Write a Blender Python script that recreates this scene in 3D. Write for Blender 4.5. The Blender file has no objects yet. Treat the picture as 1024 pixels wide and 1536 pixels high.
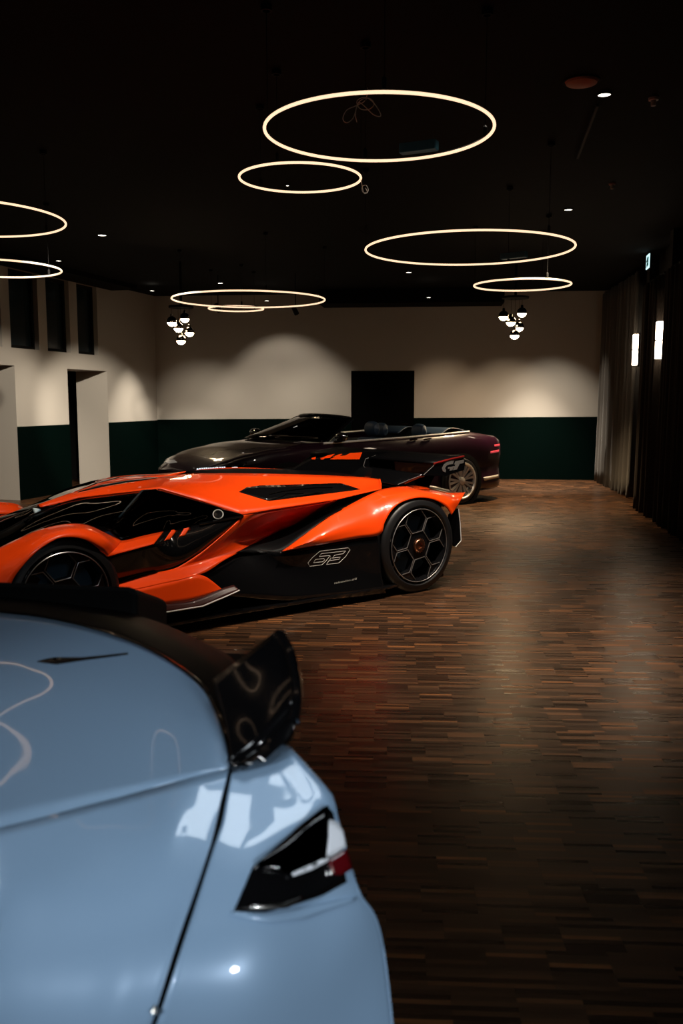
import bpy, bmesh, math, random
from mathutils import Vector, Matrix
from mathutils.bvhtree import BVHTree
random.seed(7)
PI = math.pi
S = bpy.context.scene
COL = S.collection

# ------------------------------------------------------------------ camera
F = 1350.0
PITCH = math.atan(168 / F)
CP, SP = math.cos(PITCH), math.sin(PITCH)
CAM = Vector((0, 0, 1.5))
cd = bpy.data.cameras.new('camera')
cam = bpy.data.objects.new('camera', cd); COL.objects.link(cam)
cam.location = CAM
cam.rotation_euler = (PI / 2 - PITCH, 0, 0)
cd.sensor_fit = 'AUTO'; cd.sensor_width = 36; cd.lens = F / 1536 * 36
cd.clip_start = 0.05
cd.dof.use_dof = True; cd.dof.focus_distance = 7.2; cd.dof.aperture_fstop = 4.0
S.camera = cam

def ray(px, py):
    a = (px - 512) / F; b = (768 - py) / F
    return Vector((a, CP + b * SP, -SP + b * CP))
def at_z(px, py, z):
    r = ray(px, py); return CAM + r * ((z - CAM.z) / r.z)
def at_y(px, py, y):
    r = ray(px, py); return CAM + r * (y / r.y)
def at_plane(px, py, p, n):
    r = ray(px, py); return CAM + r * ((p - CAM).dot(n) / r.dot(n))

PANEL = Vector((.32, 1.30, 3.5))
# ------------------------------------------------------------------ materials
MATS = {}
def mat(name, col, rough=0.5, metal=0.0, coat=0.0, spec=0.5, emit=None, estr=0.0, crough=0.03, aniso=None):
    m = bpy.data.materials.new(name); m.use_nodes = True
    b = m.node_tree.nodes['Principled BSDF']
    b.inputs['Base Color'].default_value = (*col, 1)
    b.inputs['Roughness'].default_value = rough
    b.inputs['Metallic'].default_value = metal
    b.inputs['Coat Weight'].default_value = coat
    b.inputs['Coat Roughness'].default_value = crough
    b.inputs['Specular IOR Level'].default_value = spec
    if emit:
        b.inputs['Emission Color'].default_value = (*emit, 1)
        b.inputs['Emission Strength'].default_value = estr
    MATS[name] = m
    return m
def flake(m, scale, c1, c2, rvar=0.0):
    """subtle procedural variation of a base colour"""
    nt = m.node_tree; b = nt.nodes['Principled BSDF']
    tc = nt.nodes.new('ShaderNodeTexCoord'); n = nt.nodes.new('ShaderNodeTexNoise')
    n.inputs['Scale'].default_value = scale; n.inputs['Detail'].default_value = 4
    mx = nt.nodes.new('ShaderNodeMix'); mx.data_type = 'RGBA'
    mx.inputs[6].default_value = (*c1, 1); mx.inputs[7].default_value = (*c2, 1)
    nt.links.new(tc.outputs['Object'], n.inputs['Vector'])
    nt.links.new(n.outputs['Fac'], mx.inputs[0]); nt.links.new(mx.outputs[2], b.inputs['Base Color'])
    return m
ORANGE = mat('orange_paint', (0.80, 0.068, 0.004), 0.36, 0.0, 1.0, spec=0.25)
flake(ORANGE, 900, (0.78, 0.052, 0.002), (0.84, 0.060, 0.003))
BLUE = mat('blue_paint', (0.29, 0.41, 0.56), 0.38, 0.1, 1.0)
flake(BLUE, 1200, (0.235, 0.365, 0.53), (0.25, 0.39, 0.56))
PLUM = mat('plum_paint', (0.012, 0.0010, 0.0068), 0.4, 0.0, 1.0, spec=0.2)
GLOSS = mat('gloss_black', (0.003, 0.003, 0.0035), 0.12, 0.0, 0.6)
CARBON = mat('carbon_black', (0.0016, 0.0016, 0.002), 0.45, 0.0, 0.0, spec=0.06)
CHROME = mat('bright_chrome', (0.85, 0.84, 0.82), 0.3, 0.25)
RACEINT = mat('race_interior', (0.020, 0.050, 0.075), 0.6)
MATTE = mat('matte_black', (0.0025, 0.0025, 0.0025), 0.8, spec=0.2)
RUBBER = mat('tyre_rubber', (0.006, 0.006, 0.007), 0.42, spec=0.5)
RIMBLK = mat('rim_black', (0.006, 0.006, 0.007), 0.22, 0.3, 0.5)
RIMLINE = mat('rim_edge_grey', (0.32, 0.31, 0.32), 0.3, 0.9)
COPPER = mat('copper', (0.42, 0.20, 0.12), 0.3, 1.0)
SILVER = mat('silver', (0.75, 0.73, 0.70), 0.18, 1.0)
ALLOY = mat('alloy', (0.66, 0.62, 0.56), 0.32, 0.55)
DECAL = mat('dim_grey_decal', (0.10, 0.095, 0.09), 0.5)
DISC = mat('disc_steel', (0.05, 0.11, 0.17), 0.5, 0.2)
YELLOW = mat('caliper_yellow', (0.5, 0.22, 0.02), 0.4, coat=0.4)
GREYLINE = mat('grey_decal', (0.30, 0.28, 0.25), 0.5)
DARKRED = mat('dark_red_trim', (0.16, 0.008, 0.006), 0.3, coat=0.6)
REDLENS = mat('red_lens', (0.08, 0.002, 0.004), 0.12, coat=1.0)
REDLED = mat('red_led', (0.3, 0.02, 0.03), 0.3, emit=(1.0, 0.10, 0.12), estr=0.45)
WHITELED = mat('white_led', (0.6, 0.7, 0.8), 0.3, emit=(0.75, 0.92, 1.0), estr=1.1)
WHITELENS = mat('white_lens', (0.72, 0.76, 0.82), 0.15, coat=1.0)
LEATHER = mat('blue_leather', (0.012, 0.028, 0.055), 0.5)
PALEBLUE = mat('pale_blue_grey', (0.42, 0.52, 0.58), 0.5)
INTERIOR = mat('dark_interior', (0.006, 0.010, 0.014), 0.6)
def glass_mat(name, tint, refl_rough=0.02):
    m = bpy.data.materials.new(name); m.use_nodes = True
    nt = m.node_tree; nt.nodes.clear()
    o = nt.nodes.new('ShaderNodeOutputMaterial'); mx = nt.nodes.new('ShaderNodeMixShader')
    t = nt.nodes.new('ShaderNodeBsdfTransparent'); g = nt.nodes.new('ShaderNodeBsdfGlossy')
    f = nt.nodes.new('ShaderNodeFresnel'); f.inputs['IOR'].default_value = 1.5
    t.inputs['Color'].default_value = (*tint, 1); g.inputs['Roughness'].default_value = refl_rough
    nt.links.new(f.outputs[0], mx.inputs[0]); nt.links.new(t.outputs[0], mx.inputs[1])
    nt.links.new(g.outputs[0], mx.inputs[2]); nt.links.new(mx.outputs[0], o.inputs[0])
    return m
TINT = glass_mat('tinted_glass', (0.50, 0.62, 0.70))
SMOKE = glass_mat('smoked_glass', (0.05, 0.06, 0.07))
CEIL = mat('ceiling_black', (0.003, 0.003, 0.003), 0.9, spec=0.1)
RING = mat('ring_glow', (0.9, 0.85, 0.75), 0.5, emit=(1.0, 0.67, 0.43), estr=1.4)
LAMPON = mat('lamp_glow', (0.9, 0.9, 0.85), 0.5, emit=(1.0, 0.90, 0.76), estr=6.0)
GLOBEON = mat('globe_glow', (0.9, 0.85, 0.75), 0.5, emit=(1.0, 0.74, 0.44), estr=40.0)
SCONCEON = mat('sconce_glow', (0.9, 0.85, 0.75), 0.5, emit=(1.0, 0.80, 0.58), estr=14.0)
EXITON = mat('exit_glow', (0.7, 0.9, 0.9), 0.4, emit=(0.62, 0.95, 1.0), estr=1.3)
EXITDK = mat('exit_green', (0.01, 0.16, 0.12), 0.5)
WIRE = mat('pale_cable', (0.75, 0.73, 0.70), 0.4)
WIREDK = mat('dark_wire', (0.012, 0.012, 0.012), 0.7, 0.0, spec=0.15)
CHROMEDK = mat('dark_chrome', (0.10, 0.09, 0.08), 0.08, 1.0)
BLUEBOX = mat('box_blue', (0.03, 0.14, 0.22), 0.5)
PALEDISC = mat('ceiling_disc', (0.30, 0.13, 0.09), 0.6)
WINGLASS = mat('night_glass', (0.010, 0.018, 0.024), 0.15)
PANELON = mat('panel_glow', (0.9, 0.95, 1.0), 0.5, emit=(0.84, 0.93, 1.0), estr=8.6)

def plaster(name, c1, c2, rough=0.85, bump=0.06):
    m = mat(name, c1, rough, spec=0.25); nt = m.node_tree; b = nt.nodes['Principled BSDF']
    flake(m, 1.3, c1, c2)
    n = nt.nodes.new('ShaderNodeTexNoise'); n.inputs['Scale'].default_value = 60; n.inputs['Detail'].default_value = 5
    tc = nt.nodes.new('ShaderNodeTexCoord'); bp = nt.nodes.new('ShaderNodeBump')
    bp.inputs['Strength'].default_value = bump; bp.inputs['Distance'].default_value = 0.01
    nt.links.new(tc.outputs['Object'], n.inputs['Vector']); nt.links.new(n.outputs['Fac'], bp.inputs['Height'])
    nt.links.new(bp.outputs['Normal'], b.inputs['Normal'])
    return m
WALL = plaster('cream_plaster', (0.395, 0.365, 0.325), (0.43, 0.40, 0.355))
GREEN = plaster('dark_green_panel', (0.0003, 0.0026, 0.0021), (0.0004, 0.0032, 0.0026), 0.6, 0.02)
GREEN.node_tree.nodes['Principled BSDF'].inputs['Specular IOR Level'].default_value = 0.02
BLACKW = plaster('black_wall', (0.006, 0.006, 0.006), (0.008, 0.007, 0.007))
DOORM = plaster('black_door', (0.001, 0.001, 0.001), (0.0015, 0.0015, 0.0015), 0.8, 0.0)
DOORM.node_tree.nodes['Principled BSDF'].inputs['Specular IOR Level'].default_value = 0.02
FABRIC = mat('curtain_fabric', (0.085, 0.077, 0.068), 0.95, spec=0.1)
FABRIC.node_tree.nodes['Principled BSDF'].inputs['Sheen Weight'].default_value = 0.2
FABRICDK = mat('curtain_fabric_dark', (0.035, 0.028, 0.023), 0.95, spec=0.1)

# ------------------------------------------------------------------ mesh helper
class MB:
    def __init__(s): s.v = []; s.f = []
    def add(s, vs, fs):
        o = len(s.v); s.v += [Vector(x) for x in vs]; s.f += [tuple(i + o for i in f) for f in fs]; return s
    def box(s, c, d, M=None):
        c = Vector(c); vs = []
        for x in (-1, 1):
            for y in (-1, 1):
                for z in (-1, 1):
                    p = Vector((x * d[0] / 2, y * d[1] / 2, z * d[2] / 2))
                    vs.append(c + (M @ p if M else p))
        return s.add(vs, [(0,1,3,2),(4,6,7,5),(0,4,5,1),(2,3,7,6),(0,2,6,4),(1,5,7,3)])
    def tube(s, pts, r, n=8, closed=False):
        pts = [Vector(p) for p in pts]; L = len(pts); vs = []; fs = []
        up = Vector((0, 0, 1)); prev = None
        for i, p in enumerate(pts):
            a = pts[(i - 1) % L] if (closed or i > 0) else p
            b = pts[(i + 1) % L] if (closed or i < L - 1) else p
            t = (b - a)
            if t.length < 1e-9: t = Vector((0, 0, 1))
            t.normalize()
            if prev is None:
                x = t.cross(up)
                if x.length < 0.05: x = t.cross(Vector((1, 0, 0)))
            else:
                x = prev - t * prev.dot(t)
                if x.length < 1e-5: x = t.cross(up)
            x.normalize(); prev = x; y = t.cross(x)
            rr = r[i] if isinstance(r, (list, tuple)) else r
            for k in range(n):
                q = 2 * PI * k / n
                vs.append(p + x * (rr * math.cos(q)) + y * (rr * math.sin(q)))
        R = L if closed else L - 1
        for i in range(R):
            j = (i + 1) % L
            for k in range(n):
                k2 = (k + 1) % n
                fs.append((i*n+k, i*n+k2, j*n+k2, j*n+k))
        if not closed:
            fs.append(tuple(reversed(range(n)))); fs.append(tuple((L-1)*n+k for k in range(n)))
        return s.add(vs, fs)
    def lathe(s, prof, c, ax, n=48, e1=None, caps=False):
        """prof: list of (axial, radius)"""
        c = Vector(c); ax = Vector(ax).normalized()
        e1 = (ax.cross(Vector((0, 0, 1))) if abs(ax.z) < 0.9 else Vector((1, 0, 0)).cross(ax)).normalized()
        e2 = ax.cross(e1); vs = []; fs = []
        for a, r in prof:
            for k in range(n):
                q = 2 * PI * k / n
                vs.append(c + ax * a + (e1 * math.cos(q) + e2 * math.sin(q)) * max(r, 1e-4))
        for i in range(len(prof) - 1):
            for k in range(n):
                k2 = (k + 1) % n
                fs.append((i*n+k, i*n+k2, (i+1)*n+k2, (i+1)*n+k))
        if caps:
            fs.append(tuple(reversed(range(n)))); fs.append(tuple((len(prof)-1)*n+k for k in range(n)))
        return s.add(vs, fs)
    def plate(s, poly, off):
        """polygon (world points) extruded along off, closed"""
        poly = [Vector(p) for p in poly]; n = len(poly); off = Vector(off)
        vs = poly + [p + off for p in poly]
        fs = [tuple(range(n)), tuple(reversed(range(n, 2 * n)))]
        for i in range(n):
            j = (i + 1) % n; fs.append((i, i + n, j + n, j))
        return s.add(vs, fs)
    def grid(s, rows):
        n = len(rows[0]); vs = [p for r in rows for p in r]; fs = []
        for i in range(len(rows) - 1):
            for k in range(n - 1):
                fs.append((i*n+k, i*n+k+1, (i+1)*n+k+1, (i+1)*n+k))
        return s.add(vs, fs)
    def build(s, name, m, parent=None, smooth=True, bevel=0, thick=0, angle=35, toff=0.0, fix=True):
        me = bpy.data.meshes.new(name)
        inv = root_inv(parent)
        me.from_pydata([inv @ v for v in s.v], [], s.f)
        bm = bmesh.new(); bm.from_mesh(me)
        bmesh.ops.remove_doubles(bm, verts=bm.verts, dist=1e-5)
        if fix: bmesh.ops.recalc_face_normals(bm, faces=bm.faces)
        if smooth:
            for f in bm.faces: f.smooth = True
            for e in bm.edges:
                if len(e.link_faces) == 2 and e.calc_face_angle(0) > math.radians(angle): e.smooth = False
        bm.to_mesh(me); bm.free()
        me.materials.append(m)
        o = bpy.data.objects.new(name, me); COL.objects.link(o)
        if parent: o.parent = parent
        if thick:
            md = o.modifiers.new('solid', 'SOLIDIFY'); md.thickness = thick; md.offset = toff
        if bevel:
            md = o.modifiers.new('bevel', 'BEVEL'); md.width = bevel; md.segments = 2; md.limit_method = 'ANGLE'
        return o
ROOTM = {}
def root_inv(o):
    while o is not None and o.parent is not None: o = o.parent
    return ROOTM[o.name] if (o is not None and o.name in ROOTM) else Matrix.Identity(4)
def tag(o, label=None, cat=None, group=None, kind=None):
    if label: o['label'] = label
    if cat: o['category'] = cat
    if group: o['group'] = group
    if kind: o['kind'] = kind
    return o
def thing(name, label, cat, loc, rz=0, group=None):
    o = bpy.data.objects.new(name, None); COL.objects.link(o)
    o.location = loc; o.rotation_euler = (0, 0, rz); o.empty_display_size = 0.2
    ROOTM[o.name] = (Matrix.Translation(Vector(loc)) @ Matrix.Rotation(rz, 4, 'Z')).inverted()
    return tag(o, label, cat, group)
def struct(mb, name, m, **k):
    return tag(mb.build(name, m, smooth=False, **k), kind='structure')

def lerp(a, b, t): return a + (b - a) * t
def resample(pts, n, smooth=True):
    pts = [Vector(p) for p in pts]
    if len(pts) == 1: return pts * n
    if smooth and len(pts) > 2:
        fine = []
        for i in range(len(pts) - 1):
            p0 = pts[max(i-1, 0)]; p1 = pts[i]; p2 = pts[i+1]; p3 = pts[min(i+2, len(pts)-1)]
            for k in range(8):
                t = k / 8
                fine.append(0.5 * ((2*p1) + (p2-p0)*t + (2*p0-5*p1+4*p2-p3)*t*t + (3*p1-p0-3*p2+p3)*t**3))
        fine.append(pts[-1]); pts = fine
    d = [0]
    for i in range(1, len(pts)): d.append(d[-1] + max((pts[i]-pts[i-1]).length, 1e-9))
    out = []; j = 0
    for k in range(n):
        x = d[-1] * k / (n - 1)
        while j < len(d) - 2 and d[j+1] < x: j += 1
        out.append(pts[j].lerp(pts[j+1], min(1, (x - d[j]) / (d[j+1] - d[j]))))
    return out
def loft(rails, n=40, m=6, smooth=True, across=True):
    """grid through rails (each a polyline); m steps between neighbouring rails"""
    R = [resample(r, n, smooth) for r in rails]
    cols = [resample([r[k] for r in R], (len(R)-1)*m+1, across) for k in range(n)]
    return [[cols[k][i] for k in range(n)] for i in range((len(R)-1)*m+1)]
def bicubic(rows, n, m):
    return loft(rows, n, m, True, True)

def bvh_of(rows_list):
    vs = []; fs = []
    for rows in rows_list:
        o = len(vs); n = len(rows[0])
        vs += [p for r in rows for p in r]
        for i in range(len(rows)-1):
            for k in range(n-1): fs.append((o+i*n+k, o+i*n+k+1, o+(i+1)*n+k+1, o+(i+1)*n+k))
    return BVHTree.FromPolygons(vs, fs)
def onto(bvh, px, py, off=0.004):
    """point of a surface seen through a pixel, lifted along its normal"""
    r = ray(px, py).normalized()
    h, nrm, i, d = bvh.ray_cast(CAM, r)
    if h is None:
        h, nrm, i, d = bvh.find_nearest(CAM + r * 6)
    if nrm.dot(r) > 0: nrm = -nrm
    return h + nrm * off
def decal(bvh, top, bot, n=16, m=3, off=0.004):
    """strip lying on a surface between two pixel polylines"""
    T = resample([(x, y, 0) for x, y in top], n, False); B = resample([(x, y, 0) for x, y in bot], n, False)
    return [[onto(bvh, *(T[k].lerp(B[k], i/m))[:2], off) for k in range(n)] for i in range(m+1)]

# ------------------------------------------------------------------ the room
FL = at_z(238, 714, 0); FR = at_z(903, 720, 0)            # back corners on the floor
NEARL = at_z(33, 750, 0)
axb = (FR - FL).normalized()                              # along the back wall
axl = (NEARL - FL).normalized()                           # along the left wall towards the viewer
CR1a, CR1b = at_z(901, 722.5, 0), at_z(952, 748.6, 0)     # far curtain hem
CR2a, CR2b = at_z(955, 763, 0), at_z(1014, 802, 0)        # near curtain hem
axr = (at_z(1010, 802, 0) - at_z(901, 722, 0)).normalized()
HC = 3.5; HW = 1.13
nb = Vector((axb.y, -axb.x, 0));  nb = nb if nb.y < 0 else -nb     # back wall normal, into the room
nl = Vector((axl.y, -axl.x, 0));  nl = nl if nl.x > 0 else -nl
nr = Vector((axr.y, -axr.x, 0));  nr = nr if nr.x < 0 else -nr
WR0 = CR1a - nr * 0.22                                    # right wall plane behind the curtains
def up(p, z): return Vector((p.x, p.y, z))
def wallpanel(mb, a, b, z0, z1, off): # slab between a and b, thickness off (vector)
    mb.plate([up(a, z0), up(b, z0), up(b, z1), up(a, z1)], off); return mb

# floor
fm = bpy.data.materials.new('mosaic_parquet'); fm.use_nodes = True
nt = fm.node_tree; bs = nt.nodes['Principled BSDF']
def N(t, **k):
    n = nt.nodes.new(t)
    for a, b in k.items(): setattr(n, a, b)
    return n
def math_(op, a, b=None):
    n = N('ShaderNodeMath', operation=op)
    for i, x in enumerate((a, b)):
        if x is None: continue
        if isinstance(x, (int, float)): n.inputs[i].default_value = x
        else: nt.links.new(x, n.inputs[i])
    return n.outputs[0]
tc = N('ShaderNodeTexCoord'); mp = N('ShaderNodeMapping')
mp.inputs['Rotation'].default_value = (0, 0, math.radians(3.0))
nt.links.new(tc.outputs['Object'], mp.inputs['Vector'])
sx = N('ShaderNodeSeparateXYZ'); nt.links.new(mp.outputs[0], sx.inputs[0])
BW, BH = 0.165, 0.0185
row = math_('FLOOR', math_('DIVIDE', sx.outputs[1], BH))
blk = math_('FLOOR', math_('DIVIDE', sx.outputs[1], BH * 9))
shift = math_('MULTIPLY', math_('MODULO', blk, 2.0), 0.35)
u = math_('ADD', math_('DIVIDE', sx.outputs[0], BW), shift)
colx = math_('FLOOR', u)
cv = N('ShaderNodeCombineXYZ'); nt.links.new(colx, cv.inputs[0]); nt.links.new(row, cv.inputs[1])
wn = N('ShaderNodeTexWhiteNoise', noise_dimensions='3D'); nt.links.new(cv.outputs[0], wn.inputs['Vector'])
cv2 = N('ShaderNodeCombineXYZ'); nt.links.new(colx, cv2.inputs[0]); nt.links.new(blk, cv2.inputs[1]); cv2.inputs[2].default_value = 7
wn2 = N('ShaderNodeTexWhiteNoise', noise_dimensions='3D'); nt.links.new(cv2.outputs[0], wn2.inputs['Vector'])
rp = N('ShaderNodeValToRGB'); e = rp.color_ramp.elements
e[0].position = 0; e[0].color = (0.020, 0.0105, 0.0065, 1); e[1].position = 1; e[1].color = (0.22, 0.080, 0.024, 1)
for pos, c in ((0.35, (0.032, 0.0155, 0.0085)), (0.65, (0.050, 0.0235, 0.0118)), (0.85, (0.076, 0.033, 0.0145)), (0.95, (0.125, 0.048, 0.017))):
    x = e.new(pos); x.color = (*c, 1)
nt.links.new(wn.outputs['Value'], rp.inputs['Fac'])
gr = N('ShaderNodeTexNoise'); gr.inputs['Scale'].default_value = 1.0; gr.inputs['Detail'].default_value = 6
mp2 = N('ShaderNodeMapping'); mp2.inputs['Scale'].default_value = (9, 260, 1)
nt.links.new(mp.outputs[0], mp2.inputs['Vector']); nt.links.new(mp2.outputs[0], gr.inputs['Vector'])
k1 = math_('ADD', math_('MULTIPLY', gr.outputs['Fac'], 0.9), 0.5)
k2 = math_('ADD', math_('MULTIPLY', wn2.outputs['Value'], 0.55), 0.72)
kk = math_('MULTIPLY', k1, k2)
# joints between strips and blocks
fx = math_('FRACT', u); fy = math_('FRACT', math_('DIVIDE', sx.outputs[1], BH))
jx = math_('GREATER_THAN', fx, 0.008); jy = math_('GREATER_THAN', fy, 0.06)
jj = math_('ADD', math_('MULTIPLY', math_('MULTIPLY', jx, jy), 0.6), 0.4)
sc = N('ShaderNodeVectorMath', operation='SCALE')
nt.links.new(rp.outputs['Color'], sc.inputs[0]); nt.links.new(math_('MULTIPLY', kk, jj), sc.inputs['Scale'])
nt.links.new(sc.outputs[0], bs.inputs['Base Color'])
rgh = math_('ADD', math_('MULTIPLY', wn.outputs['Value'], 0.16), 0.25)
nt.links.new(rgh, bs.inputs['Roughness']); bs.inputs['Specular IOR Level'].default_value = 0.6; bs.inputs['Specular Tint'].default_value = (1.0, 0.72, 0.45, 1)
bp = N('ShaderNodeBump'); bp.inputs['Strength'].default_value = 0.12; bp.inputs['Distance'].default_value = 0.0015
nt.links.new(math_('ADD', wn.outputs['Value'], math_('MULTIPLY', gr.outputs['Fac'], 0.5)), bp.inputs['Height'])
nt.links.new(bp.outputs['Normal'], bs.inputs['Normal'])

BACKY = -4.5
NL = FL + axl * 24; NR = WR0 + axr * 24
def cut(p, d, y): return p + d * ((y - p.y) / d.y)
NL = cut(FL, axl, BACKY); NR = cut(WR0, axr, BACKY)
BR = WR0 + axr * ((FL - WR0).dot(nb) / axr.dot(nb))       # back right inner corner
out = []
fl = MB(); fl.plate([NL - nl * 1.5, NR - nr * 0.3, BR - nr * 0.3 - nb * 0.3, FL - nb * 0.3 - nl * 1.5], (0, 0, -0.2))
struct(fl, 'floor', fm)
cl = MB(); cl.plate([up(NL - nl * 1.5, HC), up(NR - nr * 0.3, HC), up(BR - nr * 0.3 - nb * 0.3, HC), up(FL - nb * 0.3 - nl * 1.5, HC)], (0, 0, 0.2))
struct(cl, 'ceiling', CEIL)

# back wall: plaster with a doorway, dark green wainscot, black door
def bp_(px, py=600): # point on the back wall line under a pixel column
    q = at_plane(px, py, FL, nb); return Vector((q.x, q.y, q.z))
dl, dr = up(bp_(526.5), 0), up(bp_(621), 0); dtop = bp_(574, 556).z
back = MB()
wallpanel(back, FL - axb * 0.3, dl, 0, HC, -nb * 0.3)
wallpanel(back, dr, BR + axb * 0.3, 0, HC, -nb * 0.3)
wallpanel(back, dl, dr, dtop, HC, -nb * 0.3)
struct(back, 'wall_back', WALL)
wl = bp_(238, 629.5).z; wr_ = bp_(903, 625).z
wb = MB()
for a, b in ((FL, dl), (dr, BR)):
    z = [lerp(wl, wr_, ((p - FL).length / (FR - FL).length)) for p in (a, b)]
    wb.plate([up(a, 0), up(b, 0), up(b, z[1]), up(a, z[0])], nb * 0.015)
struct(wb, 'trim_1', GREEN)
bb = MB()
for a, b in ((FL, dl), (dr, BR)): bb.plate([up(a + nb * .015, 0), up(b + nb * .015, 0), up(b + nb * .015, 0.1), up(a + nb * .015, 0.1)], nb * 0.012)
struct(bb, 'baseboard_back', GREEN)
d_ = MB(); d_.plate([up(dl, 0), up(dr, 0), up(dr, dtop), up(dl, dtop)], -nb * 0.05)
d_.v = [v - nb * 0.02 for v in d_.v]
do = struct(d_, 'door_1', DOORM)
hm = MB(); c0 = dl.lerp(dr, 0.9); hm.tube([up(c0 + nb * .0 , 1.05), up(c0 + nb * .03, 1.05), up(c0 + nb * .03 - axb * .12, 1.05)], 0.01)
hm.build('door_handle', CHROMEDK, do)

# left wall with thick doorways and high windows
def lw(px, py):
    return at_plane(px, py, FL, nl)
def sl(px, py): return (lw(px, py) - FL).dot(axl)
def Lp(s, z, depth=0.0): return up(FL + axl * s - nl * depth, z)
oA0, oA1 = sl(163, 640), sl(104, 640)          # far doorway (far jamb, near jamb)
oB0 = sl(26, 650); oB1 = oB0 + (oA1 - oA0) * 1.02
hA = lw(161, 558).z; hB = lw(22, 547).z
hO = (hA + hB) / 2
lwm = MB(); TH = 0.62
def lbox(s0, s1, z0, z1): wallpanel(lwm, FL + axl * s0, FL + axl * s1, z0, z1, -nl * TH)
send = (NL - FL).length
wz0 = lw(80, 527).z
wins = [(sl(146, 480), sl(116, 480)), (sl(104.5, 480), sl(70, 480)), (sl(57.5, 480), sl(15, 480))]
w_step = wins[2][0] - wins[1][0]; ww = wins[2][1] - wins[2][0]
wins.append((wins[2][0] + w_step * 1.05, wins[2][0] + w_step * 1.05 + ww))
wins.append((wins[3][0] + w_step * 1.05, wins[3][0] + w_step * 1.05 + ww))
lbox(-0.3, oA0, 0, wz0); lbox(oA1, oB0, 0, wz0); lbox(oB1, send, 0, wz0)
lbox(oA0, oA1, hO, wz0); lbox(oB0, oB1, hO, wz0)
wtop = HC - 0.08
prev = -0.3
for a, b in wins:
    lbox(prev, a, wz0, wtop); prev = b
lbox(prev, send, wz0, wtop); lbox(-0.3, send, wtop, HC)
struct(lwm, 'wall_left', WALL)
for i, (a, b) in enumerate(wins):
    w = MB(); w.plate([Lp(a, wz0, .12), Lp(b, wz0, .12), Lp(b, wtop, .12), Lp(a, wtop, .12)], -nl * 0.03)
    wo = struct(w, 'window_%d' % (i + 1), WINGLASS)
    fr = MB(); mid = (a + b) / 2
    for s0, s1, z0, z1 in ((a, a + .05, wz0, wtop), (b - .05, b, wz0, wtop), (a, b, wz0, wz0 + .05), (a, b, wtop - .05, wtop)):
        fr.plate([Lp(s0, z0, .08), Lp(s1, z0, .08), Lp(s1, z1, .08), Lp(s0, z1, .08)], -nl * 0.05)
    fr.build('window_frame', MATTE, wo, smooth=False)
wz = MB()
zA = lw(165, 633.7).z
for a, b in ((0, oA0), (oA1, oB0), (oB1, send)):
    wz.plate([Lp(a, 0), Lp(b, 0), Lp(b, zA), Lp(a, zA)], nl * 0.012)
struct(wz, 'trim_2', GREEN)
# dark corridor behind the doorways
cor = MB(); wallpanel(cor, FL + axl * -0.3 - nl * (TH + .6), FL + axl * send - nl * (TH + .6), 0, HC, -nl * 0.1)
struct(cor, 'wall_corridor', BLACKW)

# right wall (black), soffits, near wall with high daylight windows behind the viewer
rw = MB(); wallpanel(rw, BR - axr * 0.3, NR, 0, HC, -nr * 0.25); struct(rw, 'wall_right', BLACKW)
so = MB()
a, b = bp_(486, 455), bp_(752, 455); zb = at_y(620, 457, a.y - 0.6).z
so.plate([up(a + nb * .01, zb), up(b + nb * .01, zb), up(b + nb * 0.75, zb), up(a + nb * 0.75, zb)], (0, 0, HC - zb - 0.002))
struct(so, 'trim_3', CEIL)
so2 = MB()
p0, p1 = sl(167, 436), sl(100, 420)
zz = lw(167, 436).z
so2.plate([Lp(p0, zz), Lp(p1 + 6, zz), Lp(p1 + 6, zz, -.5), Lp(p0, zz, -.5)], (0, 0, HC - zz - 0.002))
struct(so2, 'trim_4', CEIL)

nw = MB()
def nwp(x0, x1, z0, z1): nw.plate([(x0, BACKY, z0), (x1, BACKY, z0), (x1, BACKY, z1), (x0, BACKY, z1)], (0, -0.25, 0))
nwp(NL.x - 2, NR.x + 1, 0, HC)
struct(nw, 'wall_front', BLACKW)

# ------------------------------------------------------------------ curtains
def curtain(label, a, b, ztop, m, lam, amp, seed):
    rnd = random.Random(seed)
    L = (b - a).length; d = (b - a).normalized(); n = Vector((d.y, -d.x, 0)); n = n if n.x < 0 else -n
    cols = int(L / 0.012); rows = 14
    t = thing('curtain', label, 'curtain', (a + b) / 2, 0)
    ph = [0]
    for i in range(cols): ph.append(ph[-1] + 2 * PI * 0.012 / (lam * rnd.uniform(0.75, 1.3)))
    g = []
    for r in range(rows + 1):
        z = 0.012 + (ztop - 0.012) * r / rows
        fl_ = 1.0 + 0.35 * (1 - r / rows) ** 2
        g.append([up(a + d * (L * i / cols) + n * (amp * fl_ * (math.sin(ph[i]) + 0.35 * math.sin(2.3 * ph[i] + r * 0.05))), z) for i in range(cols + 1)])
    mb = MB(); mb.grid(g); mb.build('drape', m, t, thick=0.004, angle=80)
    rl = MB(); rl.tube([up(a - d * .03, ztop + .02), up(b + d * .03, ztop + .02)], 0.014); rl.build('curtain_rail', MATTE, t)
    return t
curtain('pale grey floor-length curtain beside the green back wall panel', CR1a + nr * 0.02, CR1b - axr * 0.05, 3.40, FABRIC, 0.19, 0.075, 1)
mid2 = at_z(984, 782, 0)
c2d = (CR2b - CR2a).normalized()
curtain('dark brown curtain between the two lit wall lamps', CR2a + c2d * 0.05, mid2 - c2d * 0.15, 3.02, FABRICDK, 0.16, 0.05, 2)
curtain('dark brown curtain nearest the right edge, in front of the larger-looking wall lamp', mid2 + c2d * 0.15, CR2b + c2d * 4.2, 3.02, FABRICDK, 0.18, 0.055, 3)
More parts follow.
